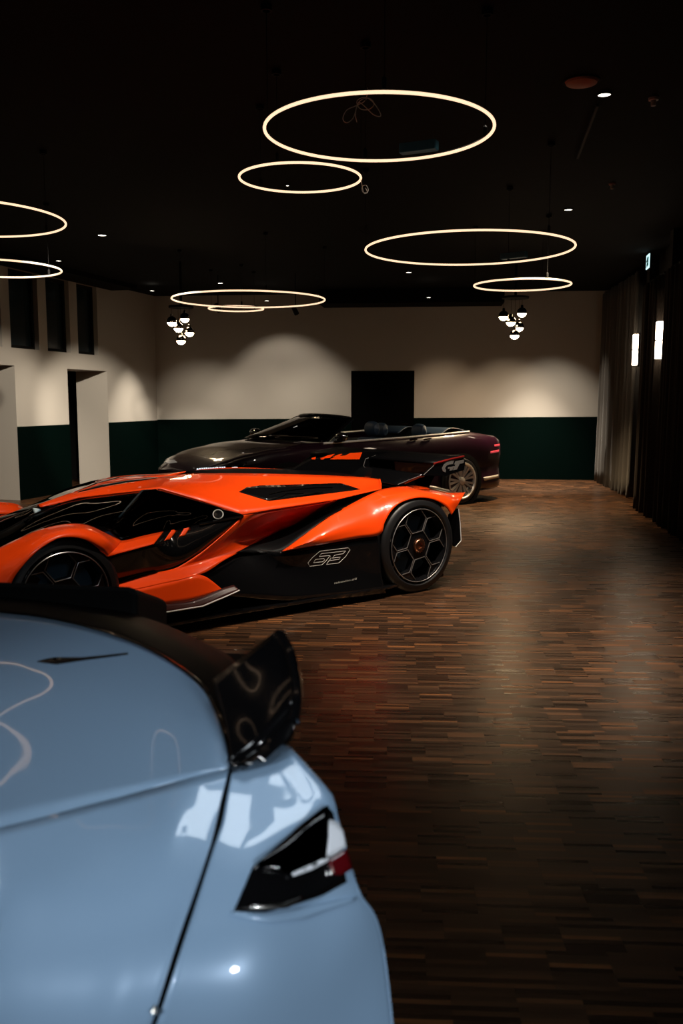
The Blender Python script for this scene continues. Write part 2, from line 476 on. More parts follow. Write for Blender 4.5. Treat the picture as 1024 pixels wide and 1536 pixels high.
# black piers that carry the wall lamps
def pier(px, base, i):
    mb = MB(); c = base - nr * 0.14
    M = Matrix.Rotation(math.atan2(axr.y, axr.x), 3, 'Z')
    mb.box((c.x, c.y, HC / 2), (0.20, 0.26, HC - 0.004), M)
    struct(mb, 'trim_%d' % i, BLACKW)
    return M
P1 = at_z(957, 757, 0); P2 = at_z(987, 784, 0)
M1 = pier(957, P1, 5); M2 = pier(987, P2, 6)
def sconce(label, base, y0, y1, px):
    ctr = at_plane(px, (y0 + y1) / 2, base + nr * 0.05, nr)
    zt = at_plane(px, y0, ctr, nr).z; z0 = at_plane(px, y1, ctr, nr).z; zm = (zt + z0) / 2
    M = Matrix.Rotation(math.atan2(axr.y, axr.x), 3, 'Z')
    t = thing('wall_lamp', label, 'wall lamp', up(ctr, z0), 0, 'bar lamps on the curtain wall')
    b = MB(); b.box(up(ctr - nr * 0.045, zm), (0.10, 0.03, zt - z0 + .04), M); b.build('back_plate', MATTE, t, bevel=.004, smooth=False)
    for q0, q1 in ((z0, zm - .006), (zm + .006, zt)):
        s = MB(); s.box(up(ctr, (q0 + q1) / 2), (0.10, 0.07, q1 - q0), M); s.build('glass_shade', SCONCEON, t, bevel=.006, smooth=False)
    r = MB(); r.box(up(ctr, zm), (0.106, 0.076, 0.012), M); r.build('middle_band', CHROMEDK, t, smooth=False)
sconce('lit bar-shaped wall lamp next to the pale curtain, the farther of two', P1, 502, 547.5, 952.5)
sconce('lit bar-shaped wall lamp among dark curtains, the nearer and larger of two', P2, 483, 538, 988)
# emergency exit sign
ex = at_plane(971.5, 392.5, P1 + nr * 0.06, nr)
t = thing('exit_sign', 'small glowing emergency exit sign high above the wall lamps', 'exit sign', ex - nr * .04)
M = Matrix.Rotation(math.atan2(axr.y, axr.x), 3, 'Z')
b = MB(); b.box(ex - nr * .02, (0.25, 0.03, 0.20), M); b.build('housing', MATTE, t, smooth=False)
b = MB(); b.box(ex, (0.235, 0.012, 0.185), M); b.build('lit_panel', EXITON, t, smooth=False)
b = MB(); b.box(ex + nr * .008 + axr * .055, (0.05, 0.006, 0.12), M); b.box(ex + nr * .008 - axr * .02 + Vector((0, 0, .045)), (0.025, 0.006, 0.025), M)
for q, zq, l_, an in ((-.02, .005, .07, .2), (-.045, -.045, .06, .7), (.01, -.045, .06, -.6), (-.05, .015, .05, 1.2), (.015, .01, .05, -1.1)):
    b.box(ex + nr * .008 + axr * q + Vector((0, 0, zq)), (0.016, 0.006, l_), M @ Matrix.Rotation(an, 3, 'Y'))
b.build('pictogram', EXITDK, t, smooth=False)
b = MB(); b.box(ex - nr * .045, (0.06, 0.05, 0.06), M); b.build('bracket', MATTE, t, smooth=False)

# ------------------------------------------------------------------ ring pendants
def ring(label, px, py, a, D, wires=(), tube=0.011, extra=None):
    depth = 2 * a and D * F / (2 * a)
    r = ray(px, py); c = CAM + r * depth
    t = thing('ring_pendant', label, 'ring lamp', c, 0, 'glowing ring pendants')
    R = D / 2; n = 96
    m = MB(); m.tube([c + Vector((R * math.cos(2*PI*k/n), R * math.sin(2*PI*k/n), 0)) for k in range(n)], tube, 10, True)
    m.build('light_ring', RING, t)
    h = MB(); h.tube([c + Vector((R * math.cos(2*PI*k/n), R * math.sin(2*PI*k/n), tube * 1.15)) for k in range(n)], tube * 0.55, 6, True)
    h.build('ring_housing', MATTE, t)
    for q in wires:
        p = c + Vector((R * math.cos(q), R * math.sin(q), tube))
        w = MB(); w.tube([p, up(p, HC - .02)], 0.0022, 6); wo = w.build('suspension_wire', WIREDK, t)
        g = MB(); g.lathe([(0, .004), (0, .012), (.05, .012), (.06, .004)], p, (0, 0, 1), 12); g.build('wire_grip', WIREDK, wo)
        g = MB(); g.lathe([(0, .02), (0, .03), (.03, .03)], up(p, HC - .031), (0, 0, 1), 16); g.build('ceiling_cup', MATTE, wo)
    return t, c, R
def boxon(t, c, R, q, l=.22):
    p = c + Vector((R * math.cos(q), R * math.sin(q), .06)); M = Matrix.Rotation(q, 3, 'Z')
    b = MB(); b.box(p, (.06, l, .055), M); b.build('blue_box', BLUEBOX, t, smooth=False, bevel=.006)  # small blue box set on top of the ring
def coil(t, c, s, m=None, seed=0):
    rnd = random.Random(seed); pts = []
    for k in range(90):
        q = k / 90 * 2 * PI * 3
        pts.append(c + Vector((s * math.sin(q) * (0.6 + .5 * math.sin(q * 0.37)), s * .5 * math.cos(q * 1.31), -s * .55 + s * .75 * math.sin(2 * q * .5 + .9) * math.cos(q * .5))))
    mb = MB(); mb.tube(pts, 0.0022, 6); mb.build('cable_coil', m or WIRE, t)
t, c, R = ring('largest-looking glowing ring pendant, at the top centre with a tangled cable', 568, 196, 171, 1.16, (PI*.53, PI*.08, PI*.95, -PI*.5), .008)
boxon(t, c, R, PI * .36)
mbp = at_y(541, 165, c.y + R)
pts = []
for (qx, qy) in ((551, 132), (548, 150), (535, 158), (520, 165), (514, 178), (520, 184), (530, 176), (537, 155), (545, 158), (560, 172), (571, 174), (566, 162), (556, 150), (545, 146), (535, 152), (540, 163), (553, 164), (561, 156), (555, 148), (545, 148), (536, 156), (533, 172), (535, 183)):
    pts.append(at_y(qx, qy, c.y + R + 0.02 * math.sin(qx)))
mb = MB(); mb.tube(resample(pts, 160), 0.0026, 6); mb.build('cable_coil', WIRE, t)
t, c, R = ring('small glowing ring pendant just under the largest one, cable at its right end', 450, 267.5, 91, 0.80, (0.05, PI*.75, -PI*.6), .008)
mb = MB(); p = c + Vector((R, 0, 0))
mb.tube(resample([at_y(x, y, p.y) for x, y in ((540, 262), (542, 274), (546, 290), (552, 286), (549, 278), (543, 280), (544, 288), (551, 289), (548, 282))], 60), .0024, 6); mb.build('cable_coil', WIRE, t)
t, c, R = ring('wide glowing ring pendant above the black back door, right of centre', 703, 374, 155, 1.80, (PI*.32, PI*.97, -PI*.3), .009)
boxon(t, c, R, PI * .30, .26); coil(t, c + Vector((-R, .0, .2)), .06, WIREDK, 3)
t, c, R = ring('small glowing ring pendant hanging over the right cluster of globes', 783, 427.5, 71.5, 1.10, (PI*.3, PI*.9, -PI*.4), .0105)
t, c, R = ring('wide glowing ring pendant at far left over the dark convertible bonnet', 373, 449.5, 114, 2.0, (PI*.02, PI*.9, -PI*.4), .0105)
t, c, R = ring('small glowing ring pendant half hidden below the wide ring at far left', 354, 463, 41, 0.84, (PI*.3, PI*.9, -PI*.4), .011)
t, c, R = ring('large glowing ring pendant cut by the left edge, the upper one there', -58, 328, 150, 1.50, (PI*.3, PI*.9, -PI*.4), .008)
t, c, R = ring('glowing ring pendant cut by the left edge, the lower one there', -8, 403, 96, 1.25, (PI*.3, PI*.9, -PI*.4), .009)

for label, c, D in (('glowing ring pendant above the pale blue car, left of the view', (-2.25, 4.35, 2.85), 1.0), ('glowing ring pendant straight above the pale blue car', (-1.0, 2.2, 2.88), .9), ('lower glowing ring pendant above the pale blue car, between two others', (-1.98, 3.2, 2.62), 1.0)):  # out-of-view rings, added for their reflections on the blue deck
    d_ = Vector(c) - CAM; wx = d_.dot(Vector((0, CP, -SP))); wy = d_.dot(Vector((0, SP, CP)))
    ring(label, 512 + F * d_.x / wx, 768 - F * wy / wx, D * F / wx / 2, D, (PI*.3, PI*.9, -PI*.4), .008)
# unseen ceiling light with four panes, added for its reflection on the blue car
def panel_light(label, lc, sx, sy):
    lc = Vector(lc); t = thing('ceiling_panel_light', label, 'ceiling light', lc)
    m = MB()
    for q in (-.5, -.08, .5): m.box(lc + Vector((q * sx, 0, -.03)), (.06, sy + .06, .06))
    for q in (-.5, .10, .5): m.box(lc + Vector((0, q * sy, -.03)), (sx + .06, .06, .06))
    m.build('frame', MATTE, t, smooth=False)
    m = MB(); m.box(lc + Vector((0, 0, -.012)), (sx, sy, .02)); m.build('diffuser', PANELON, t, smooth=False)
panel_light('added flat rectangular ceiling light with white panes, out of view above the viewer', PANEL, .95, .70)

# ------------------------------------------------------------------ globe clusters
def cluster(label, Y, plate, globes, gr):
    p0, p1 = at_y(plate[0], plate[2], Y), at_y(plate[1], plate[2], Y); c = (p0 + p1) / 2
    t = thing('globe_pendant', label, 'pendant lamp', up(c, c.z), 0, 'globe clusters near the back wall')
    m = MB(); m.lathe([(0, .01), (0, (p1 - p0).length / 2), (.03, (p1 - p0).length / 2), (.03, .01)], c, (0, 0, 1), 32); m.build('canopy', MATTE, t)
    m = MB(); m.tube([c, up(c, HC - .01)], .02, 10); m.build('canopy_stem', MATTE, t)
    for i, (gx, gy) in enumerate(globes):
        g = at_y(gx, gy, Y + (-0.12, .10, -.05, .06, 0)[i]); r = gr
        w = MB(); w.tube([up(g, g.z + r), up(g, c.z)], .0025, 6); w.build('cord', WIREDK, t)
        pr = [(-r * .28, r * .93)] + [(r * math.sin(q), r * math.cos(q)) for q in [(-16 + k * 106 / 12) / 180 * PI for k in range(13)]]
        s = MB(); s.lathe(pr, g, (0, 0, 1), 28); so_ = s.build('globe', CHROMEDK, t)
        s = MB(); s.lathe([(r * math.sin(q), r * .955 * math.cos(q)) for q in [(-90 + k * 76 / 8) / 180 * PI for k in range(9)]], g, (0, 0, 1), 28); s.build('globe_diffuser', GLOBEON, so_)
        s = MB(); s.lathe([(0, .02), (.03, .02), (.04, .006)], up(g, g.z + r * .97), (0, 0, 1), 14); s.build('globe_cap', CHROMEDK, so_)
GL = [(257.5, 482), (277, 476.5), (267.5, 491), (284, 497.5), (271.5, 509.5)]
cluster('cluster of five half-lit globes at the back left, below the wide ring', 13.4, (253, 290, 462), GL, .072)
GR = [(755, 473.5), (782.5, 468.5), (766, 482), (778, 490), (771.5, 501.5)]
cluster('cluster of five half-lit globes at the back right, below the small ring', 13.4, (753, 793, 448), GR, .072)

# ------------------------------------------------------------------ ceiling fittings
def downlight(label, px, py, w, z=HC, on=True):
    c = at_z(px, py, z); r = 0.5 * w * (ray(px, py) * ((z - 1.5) / ray(px, py).z)).dot(Vector((0, CP, -SP))) / F
    t = thing('downlight', label, 'ceiling light', c, 0, 'recessed ceiling lights')
    m = MB(); m.lathe([(-.012, r), (-.012, r * 1.18), (0, r * 1.18)], c, (0, 0, 1), 28); m.build('trim_ring', MATTE, t)
    m = MB(); m.lathe([(-.006, .001), (-.010, r * .5), (-.006, r)], c, (0, 0, 1), 28); m.build('lens', LAMPON if on else PALEDISC, t)
    return c
DL = {}
for key, label, px, py, w, z in (
    ('a', 'brightest ceiling downlight, beside the reddish ceiling disc', 906, 140.5, 19, HC),
    ('b', 'lit ceiling downlight above the right end of the wide ring', 852, 313.5, 12, HC),
    ('c', 'lit ceiling downlight right of the upper left-edge ring', 153, 352, 13, HC),
    ('d', 'small lit ceiling downlight right of the lower left-edge ring', 88, 390.5, 9, HC),
    ('e', 'small lit ceiling downlight above the left cluster of globes', 228, 435.5, 8, HC - .1),
    ('f', 'small lit ceiling downlight seen just above the far left wide ring', 330, 424, 9, HC),
    ('g', 'small lit ceiling downlight seen through the far left wide ring', 400, 450.5, 8, zb - .002),
    ('h', 'small lit ceiling downlight left of the wide ring over the door', 613, 408, 9, HC),
    ('i', 'small lit ceiling downlight in the black bulkhead above the door', 643, 445.5, 8, zb - .002),
    ('j', 'tiny ceiling downlight seen inside the small ring under the largest', 431, 277, 6, HC)):
    DL[key] = downlight(label, px, py, w, z)
c = at_z(872, 121, HC)
t = thing('ceiling_disc', 'round reddish disc on the black ceiling, top right', 'ceiling speaker', c)
m = MB(); m.lathe([(-.03, .001), (-.028, .06), (-.018, .095), (0, .105)], c, (0, 0, 1), 40); m.build('disc_cover', PALEDISC, t)
m = MB(); m.lathe([(-.008, .105), (-.008, .115), (0, .115)], c, (0, 0, 1), 40); m.build('rim', MATTE, t)
for label, px, py, w in (('dim grey detector near the top right corner', 980, 147, .032), ('dim reddish detector below the top right downlight', 918, 275, .03)):
    c = at_z(px, py, HC)
    t = thing('smoke_detector', label, 'smoke detector', c)
    m = MB(); m.lathe([(-.015, .001), (-.015, w), (0, w * 1.1)], c, (0, 0, 1), 24); m.build('base', PALEDISC if px < 950 else GREYLINE, t)
    m = MB(); m.lathe([(-.05, .001), (-.05, w * .5), (-.015, w * .55)], c, (0, 0, 1), 24); m.build('sensor_cap', GREYLINE, t)
# lighting track at the top right and a track spot over the wide ring
a, b = at_z(896, 155, HC - .012), at_z(866, 235, HC - .012)
t = thing('lighting_track', 'thin black lighting track on the ceiling, running past the brightest downlight', 'lighting track', (a + b) / 2)
m = MB(); d = (b - a).normalized(); m.plate([a + Vector((-.009, 0, -.02)), b + Vector((-.009, 0, -.02)), b + Vector((.009, 0, -.02)), a + Vector((.009, 0, -.02))], (0, 0, .018)); m.build('track', WIREDK, t, smooth=False)
def trackspot(label, px, py, Y):
    c = at_y(px, py, Y); t = thing('track_spotlight', label, 'spotlight', up(c, HC))
    m = MB(); m.tube([up(c, HC), up(c, c.z + .04)], .008, 8); m.build('stem', MATTE, t)
    ax = Vector((.3, .5, -.6)).normalized()
    m = MB(); m.lathe([(-.09, .001), (-.09, .035), (.05, .042), (.05, .036)], c, ax, 20); m.build('lamp_head', MATTE, t)
    m = MB(); m.lathe([(.045, .001), (.046, .037)], c, ax, 20); m.build('lens', GREYLINE, t)
trackspot('small black ceiling spotlight below the right end of the far left wide ring', 443, 467, 14.6)
trackspot('small black ceiling spotlight beside the half hidden small ring', 327, 463, 14.9)

# ------------------------------------------------------------------ cars
class Car:
    def __init__(s, R, ang, W):
        a = math.radians(ang); s.R = Vector((R.x, R.y, 0)); s.W = W
        s.h = Vector((-math.cos(a), -math.sin(a), 0)); s.n = Vector((-math.sin(a), math.cos(a), 0))
        s.rz = math.atan2(s.h.y, s.h.x)
    def P(s, px, py, t): return at_plane(px, py, s.R + s.n * t, s.n)          # image ray meets the lengthwise plane t inboard
    def L(s, x, t, z): return s.R + s.h * x + s.n * t + Vector((0, 0, z))
    def M(s, p): return p + s.n * (s.W - 2 * (p - s.R).dot(s.n))              # mirror to the other flank
    def rail(s, pts): return [s.P(*p) for p in pts]
    def mrows(s, rows): return [[s.M(p) for p in r] for r in rows]
def panel(name, rows, m, parent, thick=0.008, **k):
    mb = MB(); mb.grid(rows); return mb.build(name, m, parent, thick=thick, **k)

def hex_wheel(car, root, x, t0, wd, rad, side, rim_r, yel=True, line=RIMLINE):
    """wide tyre on a six-cell hexagon rim; t0 = outer face, side +1 = near flank"""
    ax = -car.n * side; c = car.L(x, t0, rad)                  # outer face centre, ax points outwards
    m = MB(); e = .03
    m.lathe([(-wd, rim_r), (-wd, rad-e), (-wd+e*.4, rad-e*.3), (-wd+e, rad), (-e, rad), (-e*.4, rad-e*.3), (0, rad-e), (.006, rad-.06), (.0, rim_r+.012), (-.02, rim_r), (-.10, rim_r)], c, ax, 72)
    w = m.build('wheel', RUBBER, root)
    m = MB(); m.lathe([(-.02, rim_r), (.004, rim_r), (.006, rim_r-.008), (.004, rim_r-.016), (-.03, rim_r-.022), (-.14, rim_r-.03), (-wd+.02, rim_r-.03)], c, ax, 72); m.build('rim', RIMBLK, w)
    m = MB(); m.lathe([(.0045, rim_r-.003), (.0085, rim_r-.007), (.0045, rim_r-.011)], c, ax, 72); m.build('rim_pinstripe', line, w)
    e1 = (ax.cross(Vector((0, 0, 1)))).normalized(); e2 = Vector((0, 0, 1))
    def q(u, v, d): return c + e1 * u + e2 * v + ax * d
    hr = (rim_r * .985 - .014) / 2.6; R1 = 1.732 * hr + .014; PH = math.radians(22)
    for k in range(6):
        A = PH + k * PI / 3; cu, cv = R1 * math.cos(A), R1 * math.sin(A)
        hexp = []
        for j in range(6):
            B = A + PI / 6 + j * PI / 3; rr = hr
            hexp.append((cu + rr * math.cos(B), cv + rr * math.sin(B)))
        m = MB(); vs = []; fs = []
        for sc, d in ((1.0, -.012), (1.14, -.012), (1.14, -.05), (.97, -.07)):
            for (uu, vv) in hexp: vs.append(q(cu + (uu - cu) * sc, cv + (vv - cv) * sc, d))
        for r_ in range(4):
            for j in range(6):
                j2 = (j + 1) % 6; r2 = (r_ + 1) % 4
                fs.append((r_*6+j, r_*6+j2, r2*6+j2, r2*6+j))
        m.add(vs, fs); sp = m.build('spoke', RIMBLK, w, smooth=False)
        m = MB(); m.tube([q(uu, vv, -.010) for uu, vv in hexp], .0036, 6, True); m.build('spoke_edge', line, sp)
    # hub star between the cells
    m = MB(); star = []
    for k in range(12):
        A = PH + k * PI / 6; r_ = hr * (.90 if k % 2 == 0 else 1.06); star.append(q(r_ * math.cos(A), r_ * math.sin(A), -.014))
    m.plate(star, -ax * .05)
    for k in range(6):   # webs reaching the rim between neighbouring cells
        A = PH + PI / 6 + k * PI / 3; u1 = (math.cos(A), math.sin(A)); tn = (-u1[1], u1[0])
        m.plate([q(u1[0]*rim_r*r_ + tn[0]*s_, u1[1]*rim_r*r_ + tn[1]*s_, -.014) for r_, s_ in ((.32, -.008), (.70, -.010), (.985, -.105), (.985, .105), (.70, .010), (.32, .008))], -ax * .04)
    m.build('hub', RIMBLK, w, smooth=False)
    m = MB(); m.lathe([(-.014, .05), (.004, .05), (.010, .044), (.010, .026), (-.004, .024), (-.004, .001)], c, ax, 36)
    for k in range(18):
        A = k * PI / 9; m.box(q(.052 * math.cos(A), .052 * math.sin(A), .0), (.008, .008, .014))
    m.build('wheel_nut', COPPER, w)
    m = MB(); m.lathe([(-.12, .08), (-.12, rim_r * .78), (-.15, rim_r * .78), (-.15, .08)], c, ax, 48); m.build('brake_disc', DISC, w)
    m = MB(); ca = []
    for k in range(9):
        A = math.radians(-40 + k * 10); ca.append(q(rim_r*.84*math.cos(A), rim_r*.84*math.sin(A), -.09))
    for k in range(9):
        A = math.radians(40 - k * 10); ca.append(q(rim_r*.58*math.cos(A), rim_r*.58*math.sin(A), -.09))
    m.plate(ca, -ax * .02); m.build('brake_caliper', RIMBLK, w, smooth=False)
    m = MB(); m.lathe([(-.17, .001), (-.17, rim_r - .03)], c, ax, 32); m.build('wheel_well_shield', MATTE, w)
    return w

LIPDK = mat('splitter_dark', (0.030, 0.0035, 0.002), 0.4, coat=0.3)
RIMDIM = mat('rim_edge_dim', (0.24, 0.22, 0.215), 0.35, 0.7)
# ======================= orange hypercar
oc = Car(at_z(628, 889, 0), 37, 2.0)
root = thing('race_car', 'low orange and black race car with hexagon wheels on the parquet', 'car', oc.L(1.4, 1.0, 0), oc.rz)
hex_wheel(oc, root, 0, .0, .34, .375, 1, .292, line=RIMDIM)
hex_wheel(oc, root, 2.8, .01, .28, .345, 1, .268, line=RIMLINE)
hex_wheel(oc, root, 0, oc.W, .34, .375, -1, .292)
hex_wheel(oc, root, 2.8, oc.W - .01, .28, .345, -1, .268)
# dark central hull
m = MB(); prof = [(-.62, .22), (-.45, .60), (.0, .64), (.55, .66), (1.3, .56), (2.0, .50), (2.7, .46), (3.2, .36), (3.75, .24), (3.8, .12), (-.4, .12)]
m.plate([oc.L(x, .42, z) for x, z in prof], oc.n * (oc.W - .84)); m.build('chassis', CARBON, root, smooth=False)

# canopy glass
top = oc.rail([(-60, 822, .80), (0, 799, .84), (45, 775, .89), (90, 755.5, .935), (118, 748, .895), (147, 744, .81), (180, 740, .70), (220, 735.5, .56), (240, 733.5, .50)])
bot = oc.rail([(-60, 850, .27), (0, 823, .29), (30, 809, .29), (60, 797, .29), (95, 789.5, .29), (130, 790, .27), (165, 796, .23)])
for i_, (dn_, dz_) in enumerate(((.16, .10), (.16, .10), (.16, .10), (.16, .10), (.14, .09), (.07, .045), (0, 0))): bot[i_] = bot[i_] + oc.n * dn_ - Vector((0, 0, dz_))
Ta, Ba = resample(top, 40), resample(bot, 40)
r = loft([Ta, [a.lerp(b, .5) - oc.n * .02 + Vector((0, 0, .018)) for a, b in zip(Ta, Ba)], Ba], 40, 6)
panel('side_window', r, TINT, root, .004); panel('side_window', oc.mrows(r), TINT, root, .004)
a1 = oc.rail([(-60, 822, .80), (0, 799, .84), (45, 775, .89), (90, 755.5, .935)])
a1c = oc.rail([(-60, 806, 1.0), (0, 783.5, 1.0), (30, 771, 1.0), (58, 759.5, 1.0)])
r = loft([a1, a1c, [oc.M(p) for p in a1]], 24, 8); panel('windshield', r, TINT, root, .004)
for mir in (0, 1):
    m = MB(); m.tube([(oc.M(p) if mir else p) for p in resample(a1, 24)], .007, 8); m.build('windshield_pillar', GLOSS, root)
t2 = oc.rail([(215, 736, .54), (240, 733.5, .50), (300, 751.5, .34), (365, 772, .085)])
b2 = oc.rail([(165, 796, .235), (181, 811.5, .165), (243, 798, .195), (301, 786.5, .16), (366, 773, .08)])
T2, B2g = resample(t2, 40, False), resample(b2, 40, False)
mid_ = [a.lerp(b, .5) - oc.n * (.028 * min(1, 6 * (1 - k / 39))) + Vector((0, 0, .022 * min(1, 6 * (1 - k / 39)))) for k, (a, b) in enumerate(zip(T2, B2g))]
r2 = loft([T2, mid_, B2g], 40, 8, False); DG = bvh_of([r2])
dg = panel('door_window', r2, SMOKE, root, .004); panel('door_window', oc.mrows(r2), SMOKE, root, .004)
rr = [[p + oc.n * .03 for p in q] for q in r2]; panel('door_inner_panel', rr, INTERIOR, root, .004)
# black fuel flap with copper rim on the quarter glass
m = MB(); c0 = onto(DG, 327, 772, .006); nrm = (onto(DG, 327, 772, .03) - onto(DG, 327, 772, .0)).normalized()
m.lathe([(0, .030), (.004, .0335), (0, .037)], c0, nrm, 28); m.build('filler_ring', CHROME, root)
m = MB(); m.lathe([(.001, .001), (.002, .028)], c0, nrm, 28); m.build('filler_cap', GLOSS, root)

# roof and shoulder skin
edge = oc.rail([(60, 761, .97), (82, 757, .95), (118, 747.5, .90), (147, 743.5, .815), (180, 739.5, .70), (220, 735, .56), (240, 733, .50), (300, 751, .34), (364, 772, .08), (403, 765, .09), (455, 757, .13), (506, 749.5, .2), (540, 741, .25), (571, 734, .30)])
crest = oc.rail([(56, 759.5, .9), (75, 753, .88), (110, 741, .86), (147, 732.5, .84), (180, 726, .82), (215, 721.5, .8), (250, 719, .76), (300, 727, .55), (360, 737, .35), (403, 737, .35), (455, 735, .35), (506, 731, .36), (545, 729, .4), (571, 726, .42)])
sil = oc.rail([(56, 758, 1.02), (85, 746, 1.05), (110, 736.5, 1.09), (140, 724.5, 1.14), (175, 716, 1.19), (205, 713.7, 1.22), (235, 712, 1.24)])
topr = [Vector((p - oc.n * ((p - oc.R).dot(oc.n) - 1.0)) + Vector((0, 0, .004))) for p in sil] + oc.rail([(290, 710.5, .92), (350, 710.5, .75), (400, 711, .64), (452, 712.3, .55), (506, 714.3, .52), (545, 716.5, .5), (569, 719, .5)])
crest[:6] = [oc.M(p).lerp(e_, k_) for p, e_, k_ in zip(sil[:6], edge[:6], (.4, .35, .3, .2, .1, .0))]
def rails_by_index(A, B, C, sub=5, m=5):
    g = [[], [], []]
    for k, R_ in enumerate((A, B, C)): g[k] = R_
    cols = []
    for i in range(len(A)):
        cols.append(resample([A[i], B[i], C[i]], 2 * m + 1))
    rows = []
    for j in range(2 * m + 1):
        line = []
        for i in range(len(A) - 1):
            for s_ in range(sub): line.append(cols[i][j].lerp(cols[i+1][j], s_ / sub))
        line.append(cols[-1][j]); rows.append(line)
    return rows
rs = rails_by_index(edge, crest, topr); ROOF = bvh_of([rs])
panel('roof_shoulder', rs, ORANGE, root, .008, angle=16); panel('roof_shoulder', oc.mrows(rs), ORANGE, root, .008, angle=16)
m = MB(); m.tube([p + oc.h * -.002 for p in (edge[-1], crest[-1], topr[-1])], .006, 6); m.build('shoulder_edge', ORANGE, root)
# black engine deck between the shoulders
dk = [p + Vector((0, 0, -.015)) for p in topr[7:]]
dm = [oc.L((p - oc.R).dot(oc.h), 1.0, p.z + .03) for p in dk]
panel('engine_cover', loft([dk, dm, [oc.M(p) for p in dk]], 24, 6), CARBON, root)
# shoulder intake
it = [(358, 739), (370, 732), (389, 729.3), (511, 725.6), (540, 735)]
ib = [(358, 739), (403, 752.5), (470, 744), (540, 735)]
ri = decal(ROOF, it, ib, 28, 5, .005); INT = bvh_of([ri])
for mir in (0, 1): panel('shoulder_intake', oc.mrows(ri) if mir else ri, GLOSS, root, .003)
m = MB(); m.tube([onto(INT, x, y, .004) for x, y in ((404, 742), (420, 738.5), (445, 735), (470, 732.5), (498, 732))], .0035, 6)
m.tube([onto(INT, x, y, .004) for x, y in ((425, 750.5), (424, 745), (430, 741), (455, 741), (485, 739.5), (512, 738))], .0022, 6)
m.build('intake_trim', CHROMEDK, root)
rsl = decal(ROOF, [(117, 738.5), (150, 728.5), (190, 721.5), (236, 717)], [(117, 739.5), (150, 732), (190, 725), (236, 718.2)], 24, 3, .004)
for mir in (0, 1): panel('roof_blade', oc.mrows(rsl) if mir else rsl, GLOSS, root, .003)

# front fender with arch
arch = oc.rail([(5, 905, .0), (20, 869, .0), (35, 848, 0), (55, 827.5, 0), (75, 813.5, 0), (92, 806.5, 0), (115, 806.5, 0), (133, 812, 0), (150, 825, .01), (162, 834.5, .02)])
cr = oc.rail([(-75, 880, .2), (-40, 843, .26), (0, 822, .28), (30, 807.5, .28), (60, 795, .28), (95, 787, .28), (120, 786.3, .28), (137, 790, .27), (158, 800, .21), (182, 812, .155)])
md = [(a + b) / 2 - oc.n * .07 + Vector((0, 0, .015)) for a, b in zip(arch, cr)]
md[-1] = (arch[-1] + cr[-1]) / 2 - oc.n * .01
def pairs(A, B, C, n=64, m=5): return loft([A, B, C], n, m, True)
def idxloft(rails, sub=6, m=5):
    R = [[] for _ in rails]
    for k, r_ in enumerate(rails):
        L_ = len(r_)
        for i in range(L_ - 1):
            p0 = r_[max(i-1, 0)]; p1 = r_[i]; p2 = r_[i+1]; p3 = r_[min(i+2, L_-1)]
            for s_ in range(sub):
                t_ = s_ / sub
                R[k].append(0.5 * ((2*p1) + (p2-p0)*t_ + (2*p0-5*p1+4*p2-p3)*t_*t_ + (3*p1-p0-3*p2+p3)*t_**3))
        R[k].append(r_[-1])
    cols = [resample([r_[i] for r_ in R], (len(R)-1)*m+1, True) for i in range(len(R[0]))]
    return [[cols[i][j] for i in range(len(cols))] for j in range((len(R)-1)*m+1)]
rf = idxloft([arch, md, cr]); FEN = bvh_of([rf])
for mir in (0, 1): panel('front_fender', oc.mrows(rf) if mir else rf, ORANGE, root, .008)
# inner fender wall closing the crest down to the hull
inn0 = [oc.L((p - oc.R).dot(oc.h), (p - oc.R).dot(oc.n) + .07, p.z - .075) for p in cr]
inn = [oc.L((p - oc.R).dot(oc.h), .46, p.z - .16) for p in cr]
ri0 = loft([cr, inn0], 40, 3)
for mir in (0, 1): panel('fender_inner_face', oc.mrows(ri0) if mir else ri0, ORANGE, root, .006)
ri_ = loft([inn0, inn], 30, 2)
for mir in (0, 1): panel('fender_inner', oc.mrows(ri_) if mir else ri_, GLOSS, root, .004)
# nose
nose = [[oc.L(x, t_, z) for x, t_, z in row] for row in (
    [(3.15, .02, .28), (3.3, .0, .40), (3.2, .12, .56), (3.12, .30, .62)],
    [(3.5, .06, .22), (3.58, .05, .33), (3.55, .2, .44), (3.45, .34, .50)],
    [(3.8, .3, .16), (3.85, .3, .24), (3.82, .4, .30), (3.75, .5, .34)])]
rn = loft(nose, 16, 6)
for mir in (0, 1): panel('nose_panel', oc.mrows(rn) if mir else rn, ORANGE, root, .008)
bn = [[oc.L(x, t_, z) for t_ in (.3, 1.0, 1.7)] for x, z in ((3.1, .56), (3.45, .46), (3.75, .33), (3.88, .2))]
panel('bonnet', loft(bn, 18, 5), ORANGE, root, .008)
# orange strip under the glass
st = idxloft([oc.rail([(135, 790.5, .262), (150, 798, .215), (160, 801.5, .19), (182, 811.5, .16), (215, 804, .18), (245, 797.7, .19)]),
              oc.rail([(150, 826, .008), (157, 831, .012), (162, 834.5, .015), (180, 829.5, .022), (205, 823, .03), (231, 815.7, .035)])], 5, 4)
for mir in (0, 1): panel('door_strip', oc.mrows(st) if mir else st, ORANGE, root, .006)
